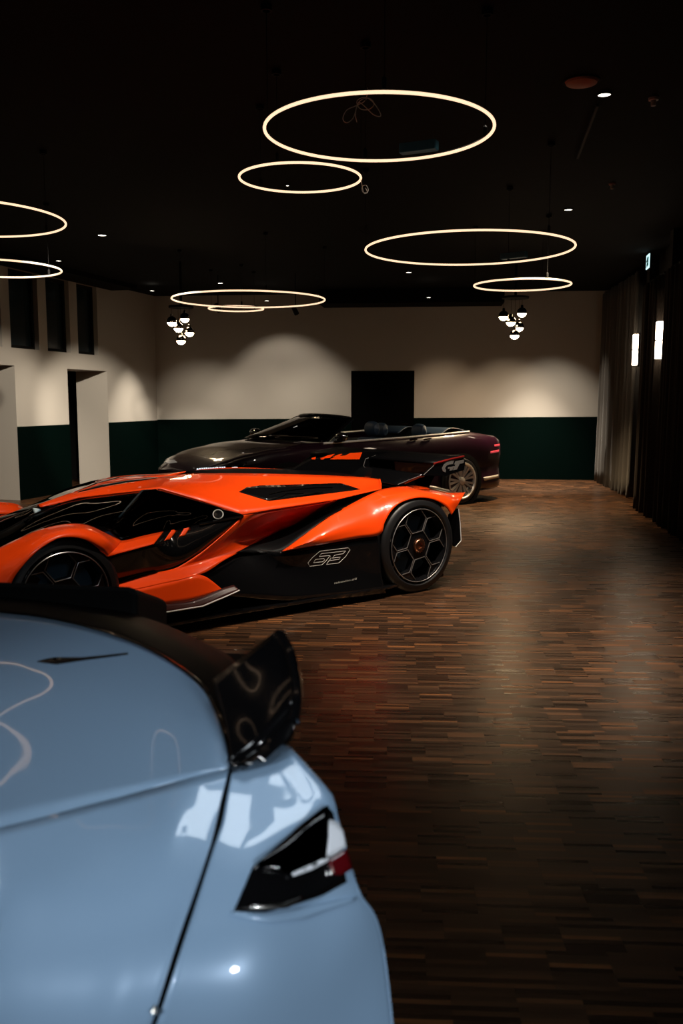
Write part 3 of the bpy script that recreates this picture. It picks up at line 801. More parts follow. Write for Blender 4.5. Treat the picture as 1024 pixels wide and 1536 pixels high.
# black door skin
dr_ = idxloft([oc.rail([(160, 836, .03), (185, 828, .04), (231, 815, .05), (246, 798, .19), (301, 786.8, .158), (366, 773, .085)]),
               oc.rail([(168, 868, .09), (190, 860, .09), (245, 840, .085), (275, 828, .09), (310, 808, .09), (361, 778, .09)]),
               oc.rail([(172, 900, .13), (190, 873, .11), (261, 853.5, .11), (296, 833.5, .11), (330, 806, .11), (357, 783, .10)])], 5, 4)
DOOR = bvh_of([dr_])
for mir in (0, 1): panel('door', oc.mrows(dr_) if mir else dr_, GLOSS, root, .006)
for tp, bt in (([(257, 795.5), (267.7, 792.3)], [(245, 812), (255, 809.6)]), ([(277.4, 790.3), (287, 788.4)], [(267.7, 806), (277, 804)])):
    rd = decal(DOOR, tp, bt, 4, 5, .006)
    for mir in (0, 1): panel('door_stripe', oc.mrows(rd) if mir else rd, ORANGE, root, .003, fix=True)
m = MB(); m.tube([onto(DOOR, x, y, .012) for x, y in ((298, 788), (325, 783), (350, 778), (364, 774.5))], .008, 8); m.build('door_sill_bar', GLOSS, root)
# orange side blade running down to the sill
w1 = idxloft([oc.rail([(365, 772.5, .082), (350, 788, .085), (325, 810, .085), (296, 833, .085), (261, 853, .09), (223, 861.5, .085), (186, 872.5, .08), (140, 884, .08)]),
              oc.rail([(506, 749.8, .21), (450, 786, .33), (415, 798, .30), (370, 822, .17), (335, 841, .07), (299, 862, .02), (205, 884, .0), (140, 896, .0)])], 6, 8)
for mir in (0, 1): panel('side_blade', oc.mrows(w1) if mir else w1, ORANGE, root, .008)
w2 = idxloft([oc.rail([(110, 900, .0), (205, 884, .0), (255, 872.7, .01), (299, 862, .02), (331, 882.5, -.005)]),
              oc.rail([(110, 925, -.03), (207, 911, -.03), (250, 906.5, -.03), (290, 901, -.03), (332, 883.5, -.01)])], 6, 5)
for mir in (0, 1): panel('side_sill', oc.mrows(w2) if mir else w2, ORANGE, root, .008)
w3 = idxloft([oc.rail([(110, 925, -.028), (207, 911, -.028), (250, 906.5, -.028), (290, 901, -.028), (332, 883.5, -.01), (350, 878, .0)]),
              oc.rail([(110, 938, -.055), (207, 922.5, -.055), (255, 917, -.055), (304, 909.5, -.055), (338, 895, -.05), (359, 885.7, -.04)])], 6, 3)
for mir in (0, 1): panel('splitter_lip', oc.mrows(w3) if mir else w3, LIPDK, root, .01)
sp_ = oc.rail([(110, 938, -.058), (207, 922.5, -.058), (233, 919.8, -.058), (255, 917.3, -.058), (304, 909.3, -.058), (338, 895, -.053), (359, 885.5, -.043)])
for mir in (0, 1):
    m = MB(); m.tube([(oc.M(p) if mir else p) for p in sp_], .005, 6); m.build('splitter_pinstripe', CHROME, root)
# floor tray
m = MB(); tray = [(-.40, .40), (-.36, .10), (.35, -.015), (1.25, -.03), (1.75, -.03), (2.15, -.05), (2.45, -.05), (2.5, .3), (3.1, .3), (3.3, .05), (3.8, .3), (3.9, 1.0)]
pl_ = [oc.L(x, t_, .07) for x, t_ in tray]; pl_ = pl_ + [oc.M(p) for p in reversed(pl_[:-1])]
m.plate(pl_, (0, 0, .025)); m.build('floor_tray', GLOSS, root, smooth=False, bevel=.006)
# black lower flank behind the sill
lf = idxloft([oc.rail([(299, 863, .03), (330, 846, .10), (370, 824, .18), (424, 828, .06), (480, 818, .03), (530, 808.5, .02), (569, 802.5, .015)]),
              oc.rail([(330, 884, .02), (355, 872, .04), (395, 862, .07), (440, 858, .05), (490, 858, .02), (535, 858, .015), (571, 858, .01)]),
              oc.rail([(320, 893, .0), (358, 895, .0), (400, 899, -.0), (440, 901, -.015), (490, 899, -.015), (535, 895, -.015), (578, 889, -.01)])], 5, 4)
FLK = bvh_of([lf])
for mir in (0, 1): panel('rear_flank', oc.mrows(lf) if mir else lf, GLOSS, root, .008, angle=60)
md2 = idxloft([oc.rail([(354, 829, .12), (395, 808, .25), (430, 792, .33), (460, 780, .35), (495, 765, .33), (550, 743, .30), (575, 736, .32)]),
               oc.rail([(380, 830, .16), (424, 828, .075), (455, 803.5, .11), (486, 780.5, .135), (515, 764, .16), (540, 750, .195), (572, 735.5, .23)])], 5, 4)
for mir in (0, 1): panel('side_duct', oc.mrows(md2) if mir else md2, CARBON, root, .006)
# rear fender
ra = oc.rail([(423, 827, .035), (450, 822, .025), (500, 813.5, .012), (535, 807.5, .006), (569, 802, 0), (577, 783, 0), (587, 766, 0), (601, 754, 0), (624, 746.8, 0), (645, 748, 0), (660, 754, 0), (670, 762, 0), (677, 772.5, .0)])
rc_ = oc.rail([(424.5, 826, .06), (440, 815, .085), (486, 780, .13), (512, 764.5, .155), (537.5, 750.5, .19), (555, 742, .21), (571, 735, .23), (590, 731.3, .24), (608.5, 730, .25), (630, 734, .21), (652, 736.3, .20), (675, 741.5, .20), (697.5, 739, .18)])
rm = [(a + b) / 2 - oc.n * .05 + Vector((0, 0, .012)) for a, b in zip(ra, rc_)]
rm[0] = (ra[0] + rc_[0]) / 2; rm[-1] = (ra[-1] + rc_[-1]) / 2
rfn = idxloft([ra, rm, rc_]); RF = bvh_of([rfn])
for mir in (0, 1): panel('rear_fender', oc.mrows(rfn) if mir else rfn, ORANGE, root, .008)
rt_ = idxloft([rc_[8:], oc.rail([(610, 729.3, .42), (634, 728.6, .42), (650, 729.6, .40), (668, 734, .36), (692, 740.5, .28)])], 5, 3)
for mir in (0, 1): panel('fender_top', oc.mrows(rt_) if mir else rt_, ORANGE, root, .008)
# silver edge at the fender's leading side, race number, small script
m = MB(); m.tube([p - oc.n * .004 for p in resample(rc_[:4], 20)], .004, 6); m.build('fender_edge', CHROMEDK, root)
def Z(x, y): return 430 + x / 7.877, 800 + y / 7.877
def stroke(m, pts, r=.0028, closed=False, off=.004):
    m.tube([onto(FLK, *Z(*p), off) for p in pts], r, 6, closed)
m = MB()
stroke(m, [(385, 212), (720, 170), (742, 195), (690, 275), (610, 350), (465, 368), (520, 290), (500, 262), (375, 275), (405, 240), (690, 208)], closed=False)
stroke(m, [(385, 212), (300, 285), (245, 350), (268, 390), (410, 372), (462, 322), (508, 262)])
stroke(m, [(335, 310), (435, 297), (445, 310), (420, 335), (308, 348)], closed=True)
stroke(m, [(690, 208), (660, 240), (560, 258), (533, 292), (628, 280), (615, 305), (490, 325), (465, 368)])
m.build('race_number', GREYLINE, root)
m = MB(); rnd = random.Random(3)
for k in range(17):
    x = 560 + k * 16; y = 600 - k * 3.2
    stroke(m, [(x, y), (x + rnd.uniform(2, 9), y - rnd.uniform(14, 26))], .0016)
    if k % 2: stroke(m, [(x, y - 4), (x + 11, y - 8)], .0014)
m.build('small_script', GREYLINE, root)
# plate behind the rear wheel
pp = oc.rail([(676, 772, .10), (687, 763, .10), (689.5, 784, .10), (691, 811, .10), (683, 820, .10), (668, 808, .10)])
for mir in (0, 1):
    q = [oc.M(p) for p in pp] if mir else pp
    m = MB(); m.plate(q, oc.n * (.03 if not mir else -.03)); o_ = m.build('rear_wheel_shroud', CARBON, root, smooth=False)
    m = MB(); m.tube([p - oc.n * (.003 if not mir else -.003) for p in q[1:5]], .0035, 6); m.build('shroud_edge', CHROME, o_)
# central fin with orange panel
fin = oc.rail([(425, 716, 1.0), (440, 703, 1.0), (465, 689, 1.0), (540, 677.5, 1.0), (586, 678, 1.0), (592, 722, 1.0), (540, 722, 1.0)])
m = MB(); m.plate([p - oc.n * .025 for p in fin], oc.n * .05); f_ = m.build('spine_fin', CARBON, root, smooth=False)
def FP(x, y): return oc.P(440 + x / 8.533, 660 + y / 8.533, 1.0) - oc.n * .028
m = MB()
for poly in ([(700, 165), (850, 155), (815, 245), (440, 245), (520, 205), (640, 195)], [(545, 185), (600, 172), (560, 205), (470, 215)], [(410, 195), (500, 175), (440, 225), (320, 235)], [(205, 225), (260, 215), (250, 245), (205, 245)], [(320, 225), (380, 220), (360, 245), (320, 248)]):
    m.plate([FP(*p) for p in poly], -oc.n * .004)
m.build('fin_stripe', ORANGE, f_, smooth=False)
m = MB()
for a_, b_ in (((545, 688), (537, 714)), ((545, 688), (560, 683)), ((584, 681), (583.5, 714)), ((584, 681), (588, 680))):
    m.tube([oc.P(*a_, 1.0) - oc.n * .029, oc.P(*b_, 1.0) - oc.n * .029], .003, 6)
m.build('fin_edge', DECAL, f_)
m = MB(); m.tube([oc.P(588.5, 684, 1.0) - oc.n * .029, oc.P(589, 715, 1.0) - oc.n * .029], .003, 6); m.build('fin_red_edge', DARKRED, f_)
# rear wing: end plates, blade, supports
ep = oc.rail([(634, 713, .14), (651, 697.5, .14), (694, 686.5, .14), (698, 690, .14), (695.5, 705, .14), (668, 714, .14)])
for mir in (0, 1):
    q = [oc.M(p) for p in ep] if mir else ep
    m = MB(); m.plate(q, oc.n * (.02 if not mir else -.02)); e_ = m.build('wing_endplate', CARBON, root, smooth=False)
    if not mir:
        m = MB(); m.tube([p - oc.n * .003 for p in (q[0], q[1], q[2])], .003, 6); m.build('endplate_edge', DECAL, e_)
        def GT(x, y): return oc.P(560 + x / 6.4, 660 + y / 6.4, .137)
        m = MB()
        g1 = [(770, 200), (715, 205), (675, 235), (655, 270), (665, 300), (690, 310), (695, 290), (685, 270), (700, 245), (725, 235), (760, 230)]
        g2 = [(715, 262), (775, 250), (755, 290), (725, 295), (735, 275), (712, 278)]
        t1 = [(785, 203), (870, 188), (862, 222), (825, 228), (800, 282), (762, 290), (785, 235), (775, 235)]
        for g_ in (g1, g2, t1): m.plate([GT(*p) for p in g_], -oc.n * .002)
        m.build('wing_logo', DECAL, e_, smooth=False)
bl = oc.rail([(650, 695.5, .14), (672, 689.5, .14), (695, 684.5, .14)])
rw_ = loft([bl, [oc.M(p) for p in bl]], 6, 10, False)
panel('wing_blade', rw_, CARBON, root, .018)
m = MB(); m.tube([p - oc.n * .004 for p in resample(bl, 12)], .008, 8); m.build('wing_blade_edge', DARKRED, root)
mn = oc.rail([(596, 729, .30), (615, 721, .25), (636, 713, .16)])
rw2 = loft([mn, [oc.L((p - oc.R).dot(oc.h) - .02, 1.0, p.z + .02) for p in mn], [oc.M(p) for p in mn]], 8, 6)
panel('wing_plane', rw2, GLOSS, root, .02)
m = MB(); m.tube([p + Vector((0, 0, .011)) - oc.n * .004 for p in mn], .003, 6); m.build('wing_plane_edge', DECAL, root)
for mir in (0, 1):
    q = oc.rail([(596, 733, .42), (640, 736, .42), (655, 708, .42), (636, 714, .42), (612, 724, .42)])
    q = [oc.M(p) for p in q] if mir else q
    m = MB(); m.plate(q, oc.n * (.02 if not mir else -.02)); m.build('wing_support', CARBON, root, smooth=False)
m = MB(); m.plate([oc.L(x, .42, z) for x, z in ((-.05, .5), (-.05, .8), (-.5, .74), (-.62, .62), (-.62, .4))], oc.n * (oc.W - .84)); m.build('tail_fascia', CARBON, root, smooth=False)
m = MB()
for t_ in (.5, 1.3): m.box(oc.L(-.625, t_ + .1, .6), (.02, .3, .02), Matrix.Rotation(oc.rz, 3, 'Z'))
m.build('tail_light', REDLENS, root, smooth=False)
# seat and steering column seen through the glass
for t_ in (.62, 1.38):
    se = MB(); Mx = Matrix.Rotation(oc.rz, 3, 'Z')
    se.plate([oc.L(x, t_ - .18, z) for x, z in ((2.35, .50), (2.02, .50), (1.86, .80), (1.95, .84), (2.12, .60), (2.34, .58))], oc.n * .36)
    se.build('seat', LEATHER, root, smooth=False, bevel=.03)
m = MB(); m.plate(oc.rail([(50, 762, .95), (64, 764, .95), (82, 790, .8), (62, 792, .8)]), oc.n * .04); m.build('windshield_reflection', PALEBLUE, root, smooth=False, bevel=.01)  # pale wedge that imitates a reflection in the windshield
m = MB(); m.plate(oc.rail([(205, 750, .5), (212, 746, .5), (209, 762, .45), (204, 770, .45)]), oc.n * .03); m.build('seat_harness', PALEBLUE, root, smooth=False)
RI = RACEINT
ds = [[oc.L(x, t_, z) for t_ in (.36, 1.0, 1.64)] for x, z in ((2.95, .56), (2.7, .60), (2.6, .50))]
panel('dashboard', loft(ds, 10, 4), RI, root)

# ======================= dark convertible
cc = Car(at_z(692, 757, 0), 37, 1.95)
root = thing('convertible', 'dark plum open-top convertible with four seats parked by the back wall', 'car', cc.L(1.5, .975, 0), cc.rz)
HWD = cc.W / 2
def tabl(T, x):
    if x <= T[0][0]: return T[0][1]
    for (a, b), (c_, d_) in zip(T, T[1:]):
        if x <= c_:
            f = (x - a) / (c_ - a); f = f * f * (3 - 2 * f) * .35 + f * .65
            return b + (d_ - b) * f
    return T[-1][1]
wT = [(-1.12, .60), (-1.05, .74), (-.9, .86), (-.6, .94), (0, .975), (1, .955), (2, .955), (2.95, .97), (3.4, .93), (3.75, .82), (3.98, .62), (4.1, .35)]
zT = [(-1.12, .80), (-1.0, .90), (-.8, .965), (-.2, 1.035), (.3, 1.01), (1.1, .975), (2.1, .945), (2.6, .93), (3.1, .885), (3.5, .815), (3.8, .73), (4.02, .62), (4.1, .55)]
cT = [(-1.12, .83), (-1.0, .91), (-.8, .965), (-.2, 1.03), (2.1, .99), (2.5, .985), (3.0, .955), (3.4, .90), (3.75, .81), (4.0, .70), (4.1, .60)]
xs_ = [-1.12, -1.08, -1.02, -.94, -.8, -.6, -.4, -.2, 0, .3, .6, .9, 1.2, 1.5, 1.8, 2.1, 2.4, 2.7, 2.95, 3.2, 3.4, 3.55, 3.7, 3.82, 3.92, 4.0, 4.06, 4.1]
def sect(x):
    w, zb_ = tabl(wT, x), tabl(zT, x)
    return [(w * .86, .16), (w * .97, .22), (w * .985, .34), (w * .965, .48), (w * .985, .62), (w * 1.0, zb_ - .20), (w * .985, zb_ - .09), (w * .955, zb_ - .03), (w * .915, zb_)]
rows = [[cc.L(x, HWD - w, z) for w, z in sect(x)] for x in xs_]
rows = [resample(r_, 25) for r_ in rows]
CB = bvh_of([rows])
for mir in (0, 1): panel('body_side', cc.mrows(rows) if mir else rows, PLUM, root, .008, angle=60)
def topsurf(x0, x1, sub=14, crown=0.0):
    out_ = []
    for k in range(sub + 1):
        x = lerp(x0, x1, k / sub); w, zb_ = tabl(wT, x) * .915, tabl(zT, x); cz = tabl(cT, x)
        out_.append([cc.L(x, HWD - w * u_, lerp(cz, zb_, abs(u_) ** 2.4)) for u_ in [1 - 2 * j / 20 for j in range(21)]])
    return out_
rb = topsurf(2.25, 4.1, 30); BON = bvh_of([rb]); panel('bonnet', rb, PLUM, root, .008, angle=60)
panel('rear_deck', topsurf(-1.12, -.12, 16), PLUM, root, .008, angle=60)
for x, nm in ((4.1, 'front_bumper'), (-1.12, 'rear_bumper')):
    s_ = sect(x); m = MB(); m.plate([cc.L(x, HWD - w, z) for w, z in s_] + [cc.L(x, HWD + w, z) for w, z in reversed(s_)], cc.h * (-.02 if x > 0 else .02)); m.build(nm, PLUM, root, smooth=False)
# cockpit tub
m = MB(); m.box(cc.L(1.05, HWD, .45), (2.5, 1.60, .10), Matrix.Rotation(cc.rz, 3, 'Z')); m.build('cockpit_floor', INTERIOR, root, smooth=False)
for t_ in (.10, cc.W - .10):
    wl_ = [[cc.L(x, t_, z_) for x in (-.12, .5, 1.1, 1.7, 2.3)] for z_ in (.45, .92)]; panel('door_lining', wl_, INTERIOR, root, .03)
m = MB(); m.box(cc.L(2.28, HWD, .82), (.35, 1.62, .22), Matrix.Rotation(cc.rz, 3, 'Z')); m.build('dashboard', INTERIOR, root, smooth=False, bevel=.04)
m = MB(); m.box(cc.L(-.1, HWD, .75), (.06, 1.62, .6), Matrix.Rotation(cc.rz, 3, 'Z')); m.build('rear_bulkhead', INTERIOR, root, smooth=False)
# windshield
wb_ = [cc.L(2.32, .13, .955), cc.L(2.72, .45, .985), cc.L(2.86, HWD, .995), cc.L(2.72, cc.W - .45, .985), cc.L(2.32, cc.W - .13, .955)]
wt_ = [cc.L(1.74, .32, 1.255), cc.L(1.86, .6, 1.285), cc.L(1.90, HWD, 1.295), cc.L(1.86, cc.W - .6, 1.285), cc.L(1.74, cc.W - .32, 1.255)]
B_, T_ = resample(wb_, 25), resample(wt_, 25)
panel('windshield', loft([B_, T_], 25, 6), SMOKE, root, .005)
m = MB(); m.tube([B_[0]] + T_ + [B_[-1]], .022, 10); m.build('windshield_frame', GLOSS, root)
m = MB(); m.tube([B_[0], T_[0]], .004, 6); o_ = m.build('pillar_highlight', SILVER, root);  # silver strip drawn as the highlight along the pillar
# mirrors
for mir in (0, 1):
    c_ = cc.P(512, 655.5, -.07); c_ = cc.M(c_) if mir else c_
    m = MB(); g = []
    for i in range(9):
        u_ = -1 + i / 4; rr_ = math.sqrt(max(0, 1 - abs(u_) ** 2.5)) + .02
        g.append([c_ + cc.n * (.11 * u_) + cc.h * (.07 * rr_ * math.cos(2 * PI * k / 16)) + Vector((0, 0, .06 * rr_ * math.sin(2 * PI * k / 16))) for k in range(17)])
    m.grid(g); o_ = m.build('door_mirror', GLOSS, root)
    m = MB(); m.tube([c_ + Vector((0, 0, -.05)), c_ + cc.n * (.16 if not mir else -.16) + Vector((0, 0, -.07))], .014, 8); m.build('mirror_arm', GLOSS, o_)
# belt chrome, handles, side trim
belt = [Vector(r_[-1]) + Vector((0, 0, .012)) - cc.n * .02 for r_ in rows[7:17]]
for mir in (0, 1):
    m = MB(); b_ = [cc.M(p) for p in belt] if mir else belt
    m.tube(resample(b_, 50), .014, 8); m.build('belt_chrome', CHROME, root)
m = MB(); m.tube([onto(CB, 470, 661.5, .01), onto(CB, 484, 659, .01)], .018, 8); m.build('wing_vent_chrome', CHROME, root)
for x_, y_ in ((619, 661), (640, 660)):
    m = MB(); m.tube([onto(CB, x_ - 6, y_ + .8, .02), onto(CB, x_, y_, .03), onto(CB, x_ + 5, y_ - 1, .02)], .011, 8); m.build('door_handle', CHROMEDK, root)
# seats
def seat(x, t_, zt, m_):
    Mx = Matrix.Rotation(cc.rz, 3, 'Z')
    s_ = MB(); s_.plate([cc.L(x + dx, t_ - .25, z) for dx, z in ((.5, .50), (.5, .62), (.12, .62), (-.05, zt - .18), (-.20, zt - .2), (-.1, .5))], cc.n * .5)
    so_ = s_.build('seat', m_, root, smooth=False, bevel=.05)
    hd = MB(); g = []
    for i in range(9):
        u_ = -1 + i / 4; rr_ = max(0, 1 - abs(u_) ** 3) ** .5 + .02
        g.append([cc.L(x - .13 + .065 * rr_ * math.cos(2*PI*k/16), t_ + .15 * u_, zt - .07 + .105 * rr_ * math.sin(2*PI*k/16)) for k in range(17)])
    hd.grid(g); hd.build('headrest', m_, so_)
for t_ in (.54, 1.41):
    seat(1.36, t_, 1.17, LEATHER); seat(.48, t_, 1.12, LEATHER)
hump = [[cc.L(x, t_, z) for x, z in ((.22, 1.0), (.05, 1.09), (-.15, 1.08), (-.35, 1.02))] for t_ in (.22, .4, .6, .8)]
for mir in (0, 1): panel('tonneau_hump', cc.mrows(loft(hump, 12, 4)) if mir else loft(hump, 12, 4), LEATHER, root, .01)
# wheels of the convertible: thin spokes
def spoke_wheel(car, root, x, t0, rad, side):
    ax = -car.n * side; c = car.L(x, t0, rad); wd = .27; rim_r = rad * .78
    m = MB(); m.lathe([(-wd, rim_r), (-wd, rad-.03), (-wd+.03, rad), (-.03, rad), (0, rad-.03), (.004, rim_r+.01), (-.02, rim_r), (-.12, rim_r)], c, ax, 56); w_ = m.build('wheel', RUBBER, root)
    m = MB(); m.lathe([(-.02, rim_r+.004), (.006, rim_r+.002), (.008, rim_r-.018), (-.01, rim_r-.034), (-.16, rim_r-.05)], c, ax, 56); m.build('rim', ALLOY, w_)
    e1 = ax.cross(Vector((0, 0, 1))).normalized(); e2 = Vector((0, 0, 1))
    for k in range(9):
        m = MB()
        for dq in (-.10, .10):
            A0 = 2 * PI * k / 9 + dq * .5; A1 = 2 * PI * k / 9 + dq * 1.4
            p0_ = c + (e1 * math.cos(A0) + e2 * math.sin(A0)) * .05 - ax * .02; p1_ = c + (e1 * math.cos(A1) + e2 * math.sin(A1)) * (rim_r - .02) - ax * .005
            tn = (p1_ - p0_).normalized().cross(ax)
            m.plate([p0_ + tn * .012, p1_ + tn * .017, p1_ - tn * .017, p0_ - tn * .012], -ax * .03)
        m.build('spoke', ALLOY, w_, smooth=False)
    m = MB(); m.lathe([(-.05, .06), (.0, .055), (.006, .03), (.006, .001)], c, ax, 28); m.build('hub_cap', ALLOY, w_)
    m = MB(); m.lathe([(-.10, .06), (-.10, rim_r*.8), (-.13, rim_r*.8)], c, ax, 40); m.build('brake_disc', DISC, w_)
    m = MB(); m.lathe([(-.15, .001), (-.15, rim_r - .04)], c, ax, 32); m.build('wheel_well_shield', MATTE, w_)
    m = MB(); m.lathe([(.0, rad - .01), (.0, rad + .05), (-.1, rad + .05)], c + ax * -.006, ax, 56); m.build('wheel_arch', MATTE, w_)
for x in (0, 2.98):
    spoke_wheel(cc, root, x, -.012, .345, 1); spoke_wheel(cc, root, x, cc.W + .012, .345, -1)
# lights
FRB = bvh_of([rows, rb])
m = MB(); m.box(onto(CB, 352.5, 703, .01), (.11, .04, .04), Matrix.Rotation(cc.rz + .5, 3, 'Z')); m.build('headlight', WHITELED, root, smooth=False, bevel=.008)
for mir in (0,):
    hl = decal(CB, [(338, 697), (370, 694)], [(336, 709), (366, 710)], 8, 3, .004); panel('headlight_housing', hl, GLOSS, root, .003)
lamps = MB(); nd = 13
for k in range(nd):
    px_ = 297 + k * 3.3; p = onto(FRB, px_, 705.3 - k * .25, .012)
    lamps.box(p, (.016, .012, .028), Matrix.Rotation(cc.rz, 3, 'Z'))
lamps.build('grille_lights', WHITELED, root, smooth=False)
hl2 = decal(BON, [(244, 690), (252, 688), (262, 690)], [(244, 694), (254, 696), (266, 694)], 10, 3, .004); panel('headlight', hl2, WHITELENS, root, .004)
for (a_, b_) in (((741, 668.5), (754, 667)), ((735, 678.5), (757, 674.5))):
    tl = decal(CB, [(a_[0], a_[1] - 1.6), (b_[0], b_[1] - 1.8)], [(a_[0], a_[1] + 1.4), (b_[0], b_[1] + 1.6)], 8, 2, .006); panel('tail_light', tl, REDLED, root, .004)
ex_ = decal(CB, [(724, 716), (764, 708.5)], [(726, 721), (764, 712.5)], 10, 2, .008); panel('bumper_trim', ex_, ALLOY, root, .006)

# ======================= pale blue car, lower left corner
def V(px, py, z): return at_z(px, py, z)
fp = V(410, 1215, .885); fd = (fp - CAM).normalized(); fq = (PANEL - fp).normalized(); fn = (fq - fd).normalized()   # shoulder facet that mirrors the ceiling light
def G(px, py, lift=0.0): return at_plane(px, py, fp, fn) + fn * lift
root = thing('sports_car', 'glossy pale blue car with a black rear spoiler, cropped in the lower left foreground', 'car', (-.5, 1.7, 0), 0)
lip = [V(*p) for p in ((-170, 903, 1.0), (0, 921, 1.0), (60, 928, .998), (120, 940, .994), (180, 958, .988), (230, 980, .982), (275, 1008, .974), (305, 1035, .966), (325, 1072, .956), (338, 1112, .945), (344, 1148, .932))]
cre = [V(*p) for p in ((-170, 1283, .87), (0, 1243, .878), (70, 1226, .884), (130, 1210, .89), (180, 1197.5, .896), (225, 1185, .903), (265, 1174, .91), (295, 1166, .916), (318, 1160, .921), (334, 1156, .926), (344, 1153, .929))]
cre[7:] = [G(295, 1166), G(318, 1160), G(334, 1156), G(344, 1153)]; cre[6] = cre[6].lerp(G(265, 1174), .6)
lip[-1] = G(344, 1149, .002); lip[-2] = V(338, 1112, G(344, 1149).z + .014)
dmid = [a.lerp(b, .5) + Vector((0, 0, .008)) for a, b in zip(lip, cre)]; dmid[-1] = lip[-1].lerp(cre[-1], .5)
for r_, dy_ in ((lip, .10), (dmid, .05), (cre, .01)): r_.insert(0, r_[0] + Vector((-.95, dy_, 0)))
deck = idxloft([lip, dmid, cre], 6, 10); DECK = bvh_of([deck])
row = lambda L_: [V(*p) for p in L_]
lp = [cre,
      row([(-170, 1330, .845), (0, 1295, .85), (70, 1280, .855), (130, 1270, .86)]) + [V(180, 1258, .866), V(222, 1248, .873), G(258, 1238), G(286, 1230), G(306, 1222), G(320, 1213), G(331, 1203)],
      row([(-170, 1385, .815), (0, 1350, .82), (70, 1338, .825), (128, 1330, .828), (176, 1320, .832), (214, 1310, .838)]) + [G(247, 1300, -.004), G(272, 1292, -.003), G(292, 1284, -.002), G(306, 1276, -.001), G(316, 1268)],
      row([(-170, 1440, .775), (0, 1410, .78), (70, 1400, .783), (120, 1393, .786), (165, 1386, .79), (200, 1378, .795), (228, 1370, .80), (250, 1362, .805), (268, 1354, .81), (282, 1346, .815), (291, 1338, .818)]),
      row([(-170, 1555, .69), (0, 1540, .69), (50, 1538, .69), (95, 1536, .692), (130, 1534, .694), (160, 1531, .696), (183, 1527, .70), (202, 1522, .704), (216, 1517, .708), (228, 1512, .712), (236, 1506, .716)]),
      row([(-170, 1790, .46), (0, 1770, .46), (30, 1768, .46), (60, 1766, .46), (85, 1764, .46), (105, 1762, .46), (122, 1760, .46), (136, 1757, .46), (147, 1754, .46), (155, 1751, .46), (161, 1747, .46)])]
for r_ in lp[1:]: r_.insert(0, r_[0] + Vector((-.95, .01, 0)))
low = [Vector((p.x, p.y + .06, .17)) for p in lp[-1]]
lp.append(low)
lpn = idxloft(lp, 5, 7)
cols_ = [
    [G(349, 1152), G(339, 1203), G(333, 1235), G(322, 1268), V(300, 1338, .818), V(245, 1506, .716), V(170, 1747, .46)],
    [G(375, 1148), G(385, 1199), G(384, 1235), G(375, 1282), V(382, 1345, .808), V(370, 1505, .70), V(330, 1745, .45)],
    [G(405, 1136), G(442, 1193), G(444, 1222), G(440, 1258, -.004), V(470, 1330, .797), V(480, 1490, .67), V(470, 1735, .43)],
    [G(430, 1119), G(490, 1188), G(498, 1212, -.004), G(510, 1250, -.015), V(532, 1335, .775), V(566, 1415, .69), V(590, 1690, .43)],
    ]
# rows from columns: seam, mid, mid, silhouette, then wrapped round the tail
R5 = []
for i in range(7):
    pts_ = [c_[i] for c_ in cols_]; e_ = pts_[-1]
    pts_ += [e_ + Vector((-.001, .02, -.03)), e_ + Vector((-.03, .20, -.16)), e_ + Vector((-.16, 1.0, -.38))]
    R5.append(pts_)
R5.append([Vector((p.x, p.y + .06, .17)) for p in R5[-1]])
qp = idxloft(R5, 7, 8); QP = bvh_of([qp])
panel('deck_lid', deck, BLUE, root, .006, angle=60)
panel('flank', lpn, BLUE, root, .006, angle=60)
panel('rear_quarter', qp, BLUE, root, .006, angle=60)
# dark gap and polished bead along the shut line
sm = [a.lerp(b, .5) for a, b in zip([c_[-1] for c_ in (lp[0], lp[1], lp[2], lp[3], lp[4], lp[5])], [R5[i][0] for i in (0, 1, 3, 4, 5, 6)])]
sm[0] = V(346.5, 1152, .926)
m = MB(); m.tube([p + Vector((0, .012, -.006)) for p in resample(sm, 60)], .008, 8); m.build('shut_line_seal', MATTE, root)
m = MB(); p = resample(sm, 60)[44]; m.lathe([(-.006, .002), (0, .006), (.006, .002)], V(232, 1516, .712), (0, 0, 1), 14); m.build('seam_button', SILVER, root)
# dark wedge laid on the deck as a painted reflection
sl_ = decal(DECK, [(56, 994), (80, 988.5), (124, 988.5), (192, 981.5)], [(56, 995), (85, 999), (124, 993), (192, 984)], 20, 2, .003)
panel('deck_reflection', sl_, GLOSS, root, .002)
# black deck behind the lip, scoop, spoiler
far = [V(*p) for p in ((-170, 882, .955), (0, 892, .955), (60, 899, .952), (120, 908, .95), (180, 918, .948), (228, 932, .945), (272, 950, .944), (305, 966, .944), (335, 981, .945), (352, 995, .948), (362, 1010, .955))]
far.insert(0, far[0] + Vector((-.95, .12, 0)))
midb = [a.lerp(b, .45) + Vector((0, 0, .012)) for a, b in zip(lip, far)]
bd = idxloft([[p + Vector((0, 0, -.002)) for p in lip], midb, far], 6, 5)
panel('rear_deck_band', bd, CARBON, root, .008, angle=60)
m = MB(); m.tube([p + Vector((0, .004, .001)) for p in resample(lip, 70)], .0055, 8); m.build('lip_seal', GLOSS, root)
sc_ = at_z(205, 922, .945); Yq = sc_.y
zt_ = at_y(205, 880, Yq).z
m = MB(); tl_ = at_y(-200, 872, Yq)
m.plate([(-1.62, Yq, .90), (sc_.x, Yq, .90), (sc_.x + .002, Yq, zt_ - .012), (sc_.x - .02, Yq, zt_), (at_y(0, 873, Yq).x, Yq, at_y(0, 873, Yq).z), (-1.62, Yq, at_y(0, 873, Yq).z + .03)], (0, .40, -.12))
m.build('air_scoop', MATTE, root, smooth=False, bevel=.012)
A = V(347, 1152, .938); B = V(322, 1026, 1.0); B2 = V(368, 992, 1.035); C_ = V(420, 951, 1.09)
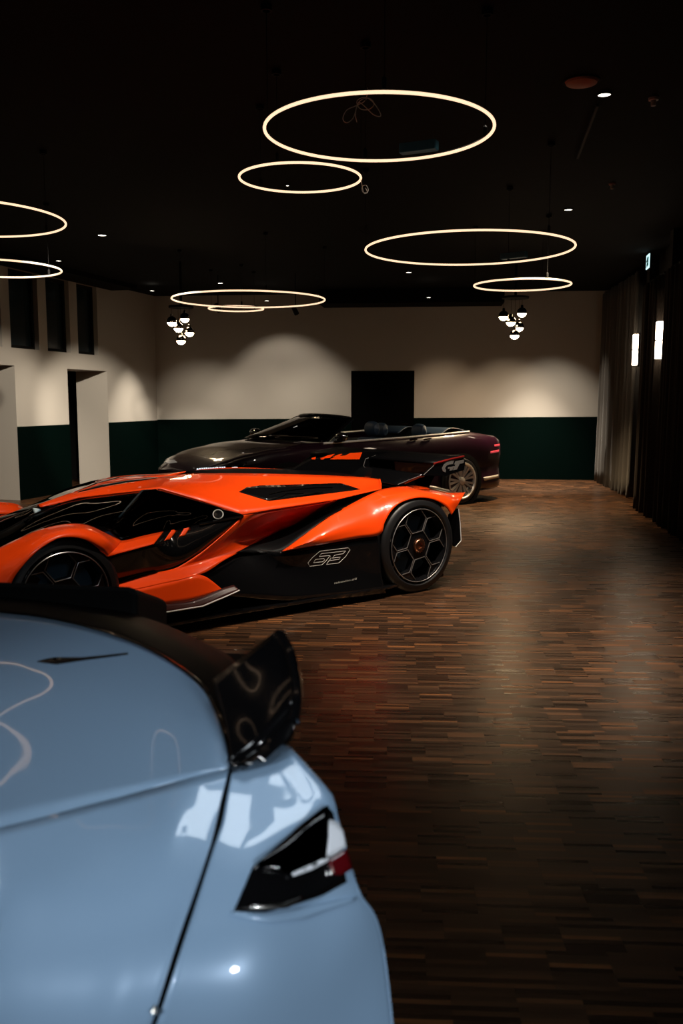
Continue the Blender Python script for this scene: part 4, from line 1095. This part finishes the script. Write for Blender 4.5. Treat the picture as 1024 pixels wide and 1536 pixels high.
D_ = V(437, 985, 1.07); E2 = V(446, 1042, 1.03); F2 = V(441, 1082, 1.0); G2 = V(426, 1118, .965); H2 = V(390, 1143, .945)
fr_ = [B, B2, C_]; lw_ = [A, V(392, 1120, .955), V(442, 1066, 1.008)]
cen = [V(337, 1085, .972), V(382, 1062, .995), V(447, 1010, 1.05)]
ff = idxloft([fr_, [p + Vector((0, .015, -.004)) for p in cen], lw_], 8, 6)
panel('spoiler', ff, GLOSS, root, .022, angle=50, toff=0)
ul = idxloft([lw_, [V(370, 1147, .942), V(412, 1126, .957), V(441, 1086, .995)], [A + Vector((0, .03, -.015)), V(402, 1140, .935), V(432, 1108, .965)]], 8, 4)
panel('spoiler_underlip', ul, GLOSS, root, .012, angle=60)
m = MB(); m.tube(resample(fr_, 30), [.010] * 30, 8); m.tube(resample([C_, D_, E2, F2], 30), .009, 8); m.build('spoiler_rim', GLOSS, root)
# tail lamp
def ql(top_, bot_, nm, mt, off, n=16, mm=5, th=.004): return panel(nm, decal(QP, top_, bot_, n, mm, off), mt, root, th)
ql([(378, 1303), (410, 1274), (445, 1243), (488, 1210), (497, 1222)], [(350, 1369), (400, 1369), (440, 1358), (480, 1344), (517, 1323)], 'tail_lamp', GLOSS, .003, 24, 8, .006)
ql([(383, 1302), (412, 1277), (445, 1248), (487, 1215)], [(385, 1305), (430, 1314), (462, 1304), (487, 1286)], 'upper_lens', SMOKE, .014, 18, 5, .008)
ql([(430, 1313), (458, 1300), (485, 1286)], [(433, 1318), (460, 1308), (487, 1292)], 'lens_trim', WHITELENS, .016, 10, 2)
ql([(489, 1236), (498, 1238), (505, 1252)], [(483, 1290), (497, 1282), (509, 1272)], 'white_lens', WHITELENS, .014, 10, 4, .008)
ql([(486, 1292), (498, 1284), (510, 1275)], [(492, 1312), (505, 1312), (517, 1304)], 'red_lens', REDLENS, .014, 10, 4, .008)
ql([(372, 1362), (420, 1357), (446, 1346)], [(372, 1367), (422, 1366), (449, 1352)], 'chrome_strip', SILVER, .012, 10, 2)
ql([(346, 1369), (400, 1371), (450, 1362), (532, 1345)], [(346, 1375), (400, 1385), (450, 1380), (530, 1350)], 'lamp_ledge', BLUE, .003, 20, 3, .006)
# hidden under-structure and wheels that carry it
m = MB(); m.plate([(-1.7, 1.32, .2), (-.25, 1.32, .2), (-.15, 1.55, .2), (-.2, 2.6, .2), (-1.7, 2.7, .2)], (0, 0, .55)); m.build('underbody', MATTE, root, smooth=False)
for c_, ax in (((-.62, 1.30, .34), (0, -1, 0)), ((-.62, 2.6, .34), (0, 1, 0))):
    m = MB(); m.lathe([(-.26, .2), (-.26, .31), (-.23, .34), (-.03, .34), (0, .31), (0, .25), (-.03, .24), (-.03, .001)], c_, ax, 48); m.build('wheel', RUBBER, root)


# ------------------------------------------------------------------ lights
def spot(name, loc, target, power, ang, blend=0.5, col=(1, .82, .62), size=.04):
    l = bpy.data.lights.new(name, 'SPOT'); l.energy = power; l.spot_size = math.radians(ang); l.spot_blend = blend
    l.color = col; l.shadow_soft_size = size
    o = bpy.data.objects.new(name, l); COL.objects.link(o); o.location = loc
    o.rotation_euler = (Vector(target) - Vector(loc)).to_track_quat('-Z', 'Y').to_euler()
    return o
WARM = (1, .88, .72)
def down(name, p, power, ang, blend=.6, col=WARM, tilt=(0, 0, 0)):
    p = Vector(p) - Vector((0, 0, .03)); return spot(name, p, p + Vector((0, 0, -1)) + Vector(tilt), power, ang, blend, col)
def bw(px, off): q = up(bp_(px), HC); return q + nb * off
down('wash_right', bw(800, 1.0), 1500, 62, .9)
down('wash_mid', bw(640, 1.15), 90, 72, 1.0)
down('wash_door_left', bw(450, .9), 90, 82, 1.0)
down('wash_left', bw(330, .8), 90, 72, 1.0)
spot('track_wash', DL['g'] - Vector((0, 0, .05)), up(bp_(430), 1.0), 60, 84, .5, WARM)
pl = FL + axl * 1.1 + nl * 0.85
down('wash_corner', up(pl, HC), 720, 64, .7)
down('wash_left_wall', up(FL + axl * 4.2 + nl * 1.0, HC), 260, 76, .8)
down('wash_left_wall_near', up(FL + axl * 7 + nl * 1.1, HC), 190, 80, .8)
spot('door_spot', (-1.4, 9.5, HC - .05), lw(150, 660), 2100, 26, .6, WARM)
spot('door_spot_near', (-1.6, 7.0, HC - .05), lw(10, 660), 1600, 26, .6, WARM)
for k, pw in (('a', 360), ('c', 90), ('d', 60)):
    down('downlight_' + k, DL[k], pw, 80, .9, (1, .86, .70))
spot('car_spot', (0.75, 5.9, HC - .03), (0.1, 7.1, .5), 620, 62, .9, (1, .86, .70))
down('floor_spot', (.9, 5.2, HC), 420, 66, 1.0)
down('floor_pool', DL['b'], 620, 66, 1.0, (1, .80, .55), (-.25, .08, 0))
spot('car_spot_front', (-1.2, 4.9, HC - .03), (-1.6, 6.2, .7), 330, 62, .8, (1, .86, .70))
spot('viewer_fill', (-2.7, -1.6, 2.2), (-.35, 1.2, .70), 290, 26, .7, (.9, .95, 1.0), .05)  # fill light added behind the viewer for the blue car, no lamp there
for k_, (px_, pw_, c_) in enumerate(((825, 330, WARM), (760, 250, (1, .78, .55)), (665, 190, (1, .74, .50)), (480, 150, WARM), (390, 150, WARM), (300, 150, WARM))):
    q_ = up(bp_(px_), HC - .05) + nb * 1.7
    spot('wall_wash_%d' % k_, q_, up(bp_(px_), -.30), pw_, 66, 1.0, c_)
spot('viewer_fill_right', (1.45, -1.4, 1.75), (-.06, 1.2, .70), 190, 22, .9, (.9, .95, 1.0), .16)  # second added fill, brightens the right side of the blue car
for cx_, cy_, pw_ in ((771, 512, 620), (271, 520, 60)):
    q_ = at_y(cx_, cy_, 13.4); spot('globe_glow_%d' % cx_, q_, q_ - Vector((0, 0, 1)), pw_, 125, .8, (1, .74, .44), .10)
spot('convertible_spot', (0.6, 9.0, HC - .03), (.6, 12.0, .8), 130, 70, .9, (1, .86, .70))

# ------------------------------------------------------------------ world and view
w = bpy.data.worlds.new('world'); S.world = w; w.use_nodes = True
bg = w.node_tree.nodes['Background']; bg.inputs['Color'].default_value = (0.5, 0.6, 0.8, 1); bg.inputs['Strength'].default_value = 0.0005
vs_ = S.view_settings
vs_.view_transform = 'Standard'; vs_.look = 'None'; vs_.exposure = 0.0; vs_.gamma = 1.0; vs_.use_curve_mapping = False
S.cycles.max_bounces = 8; S.cycles.sample_clamp_indirect = 4.0; S.cycles.caustics_reflective = False; S.cycles.caustics_refractive = False
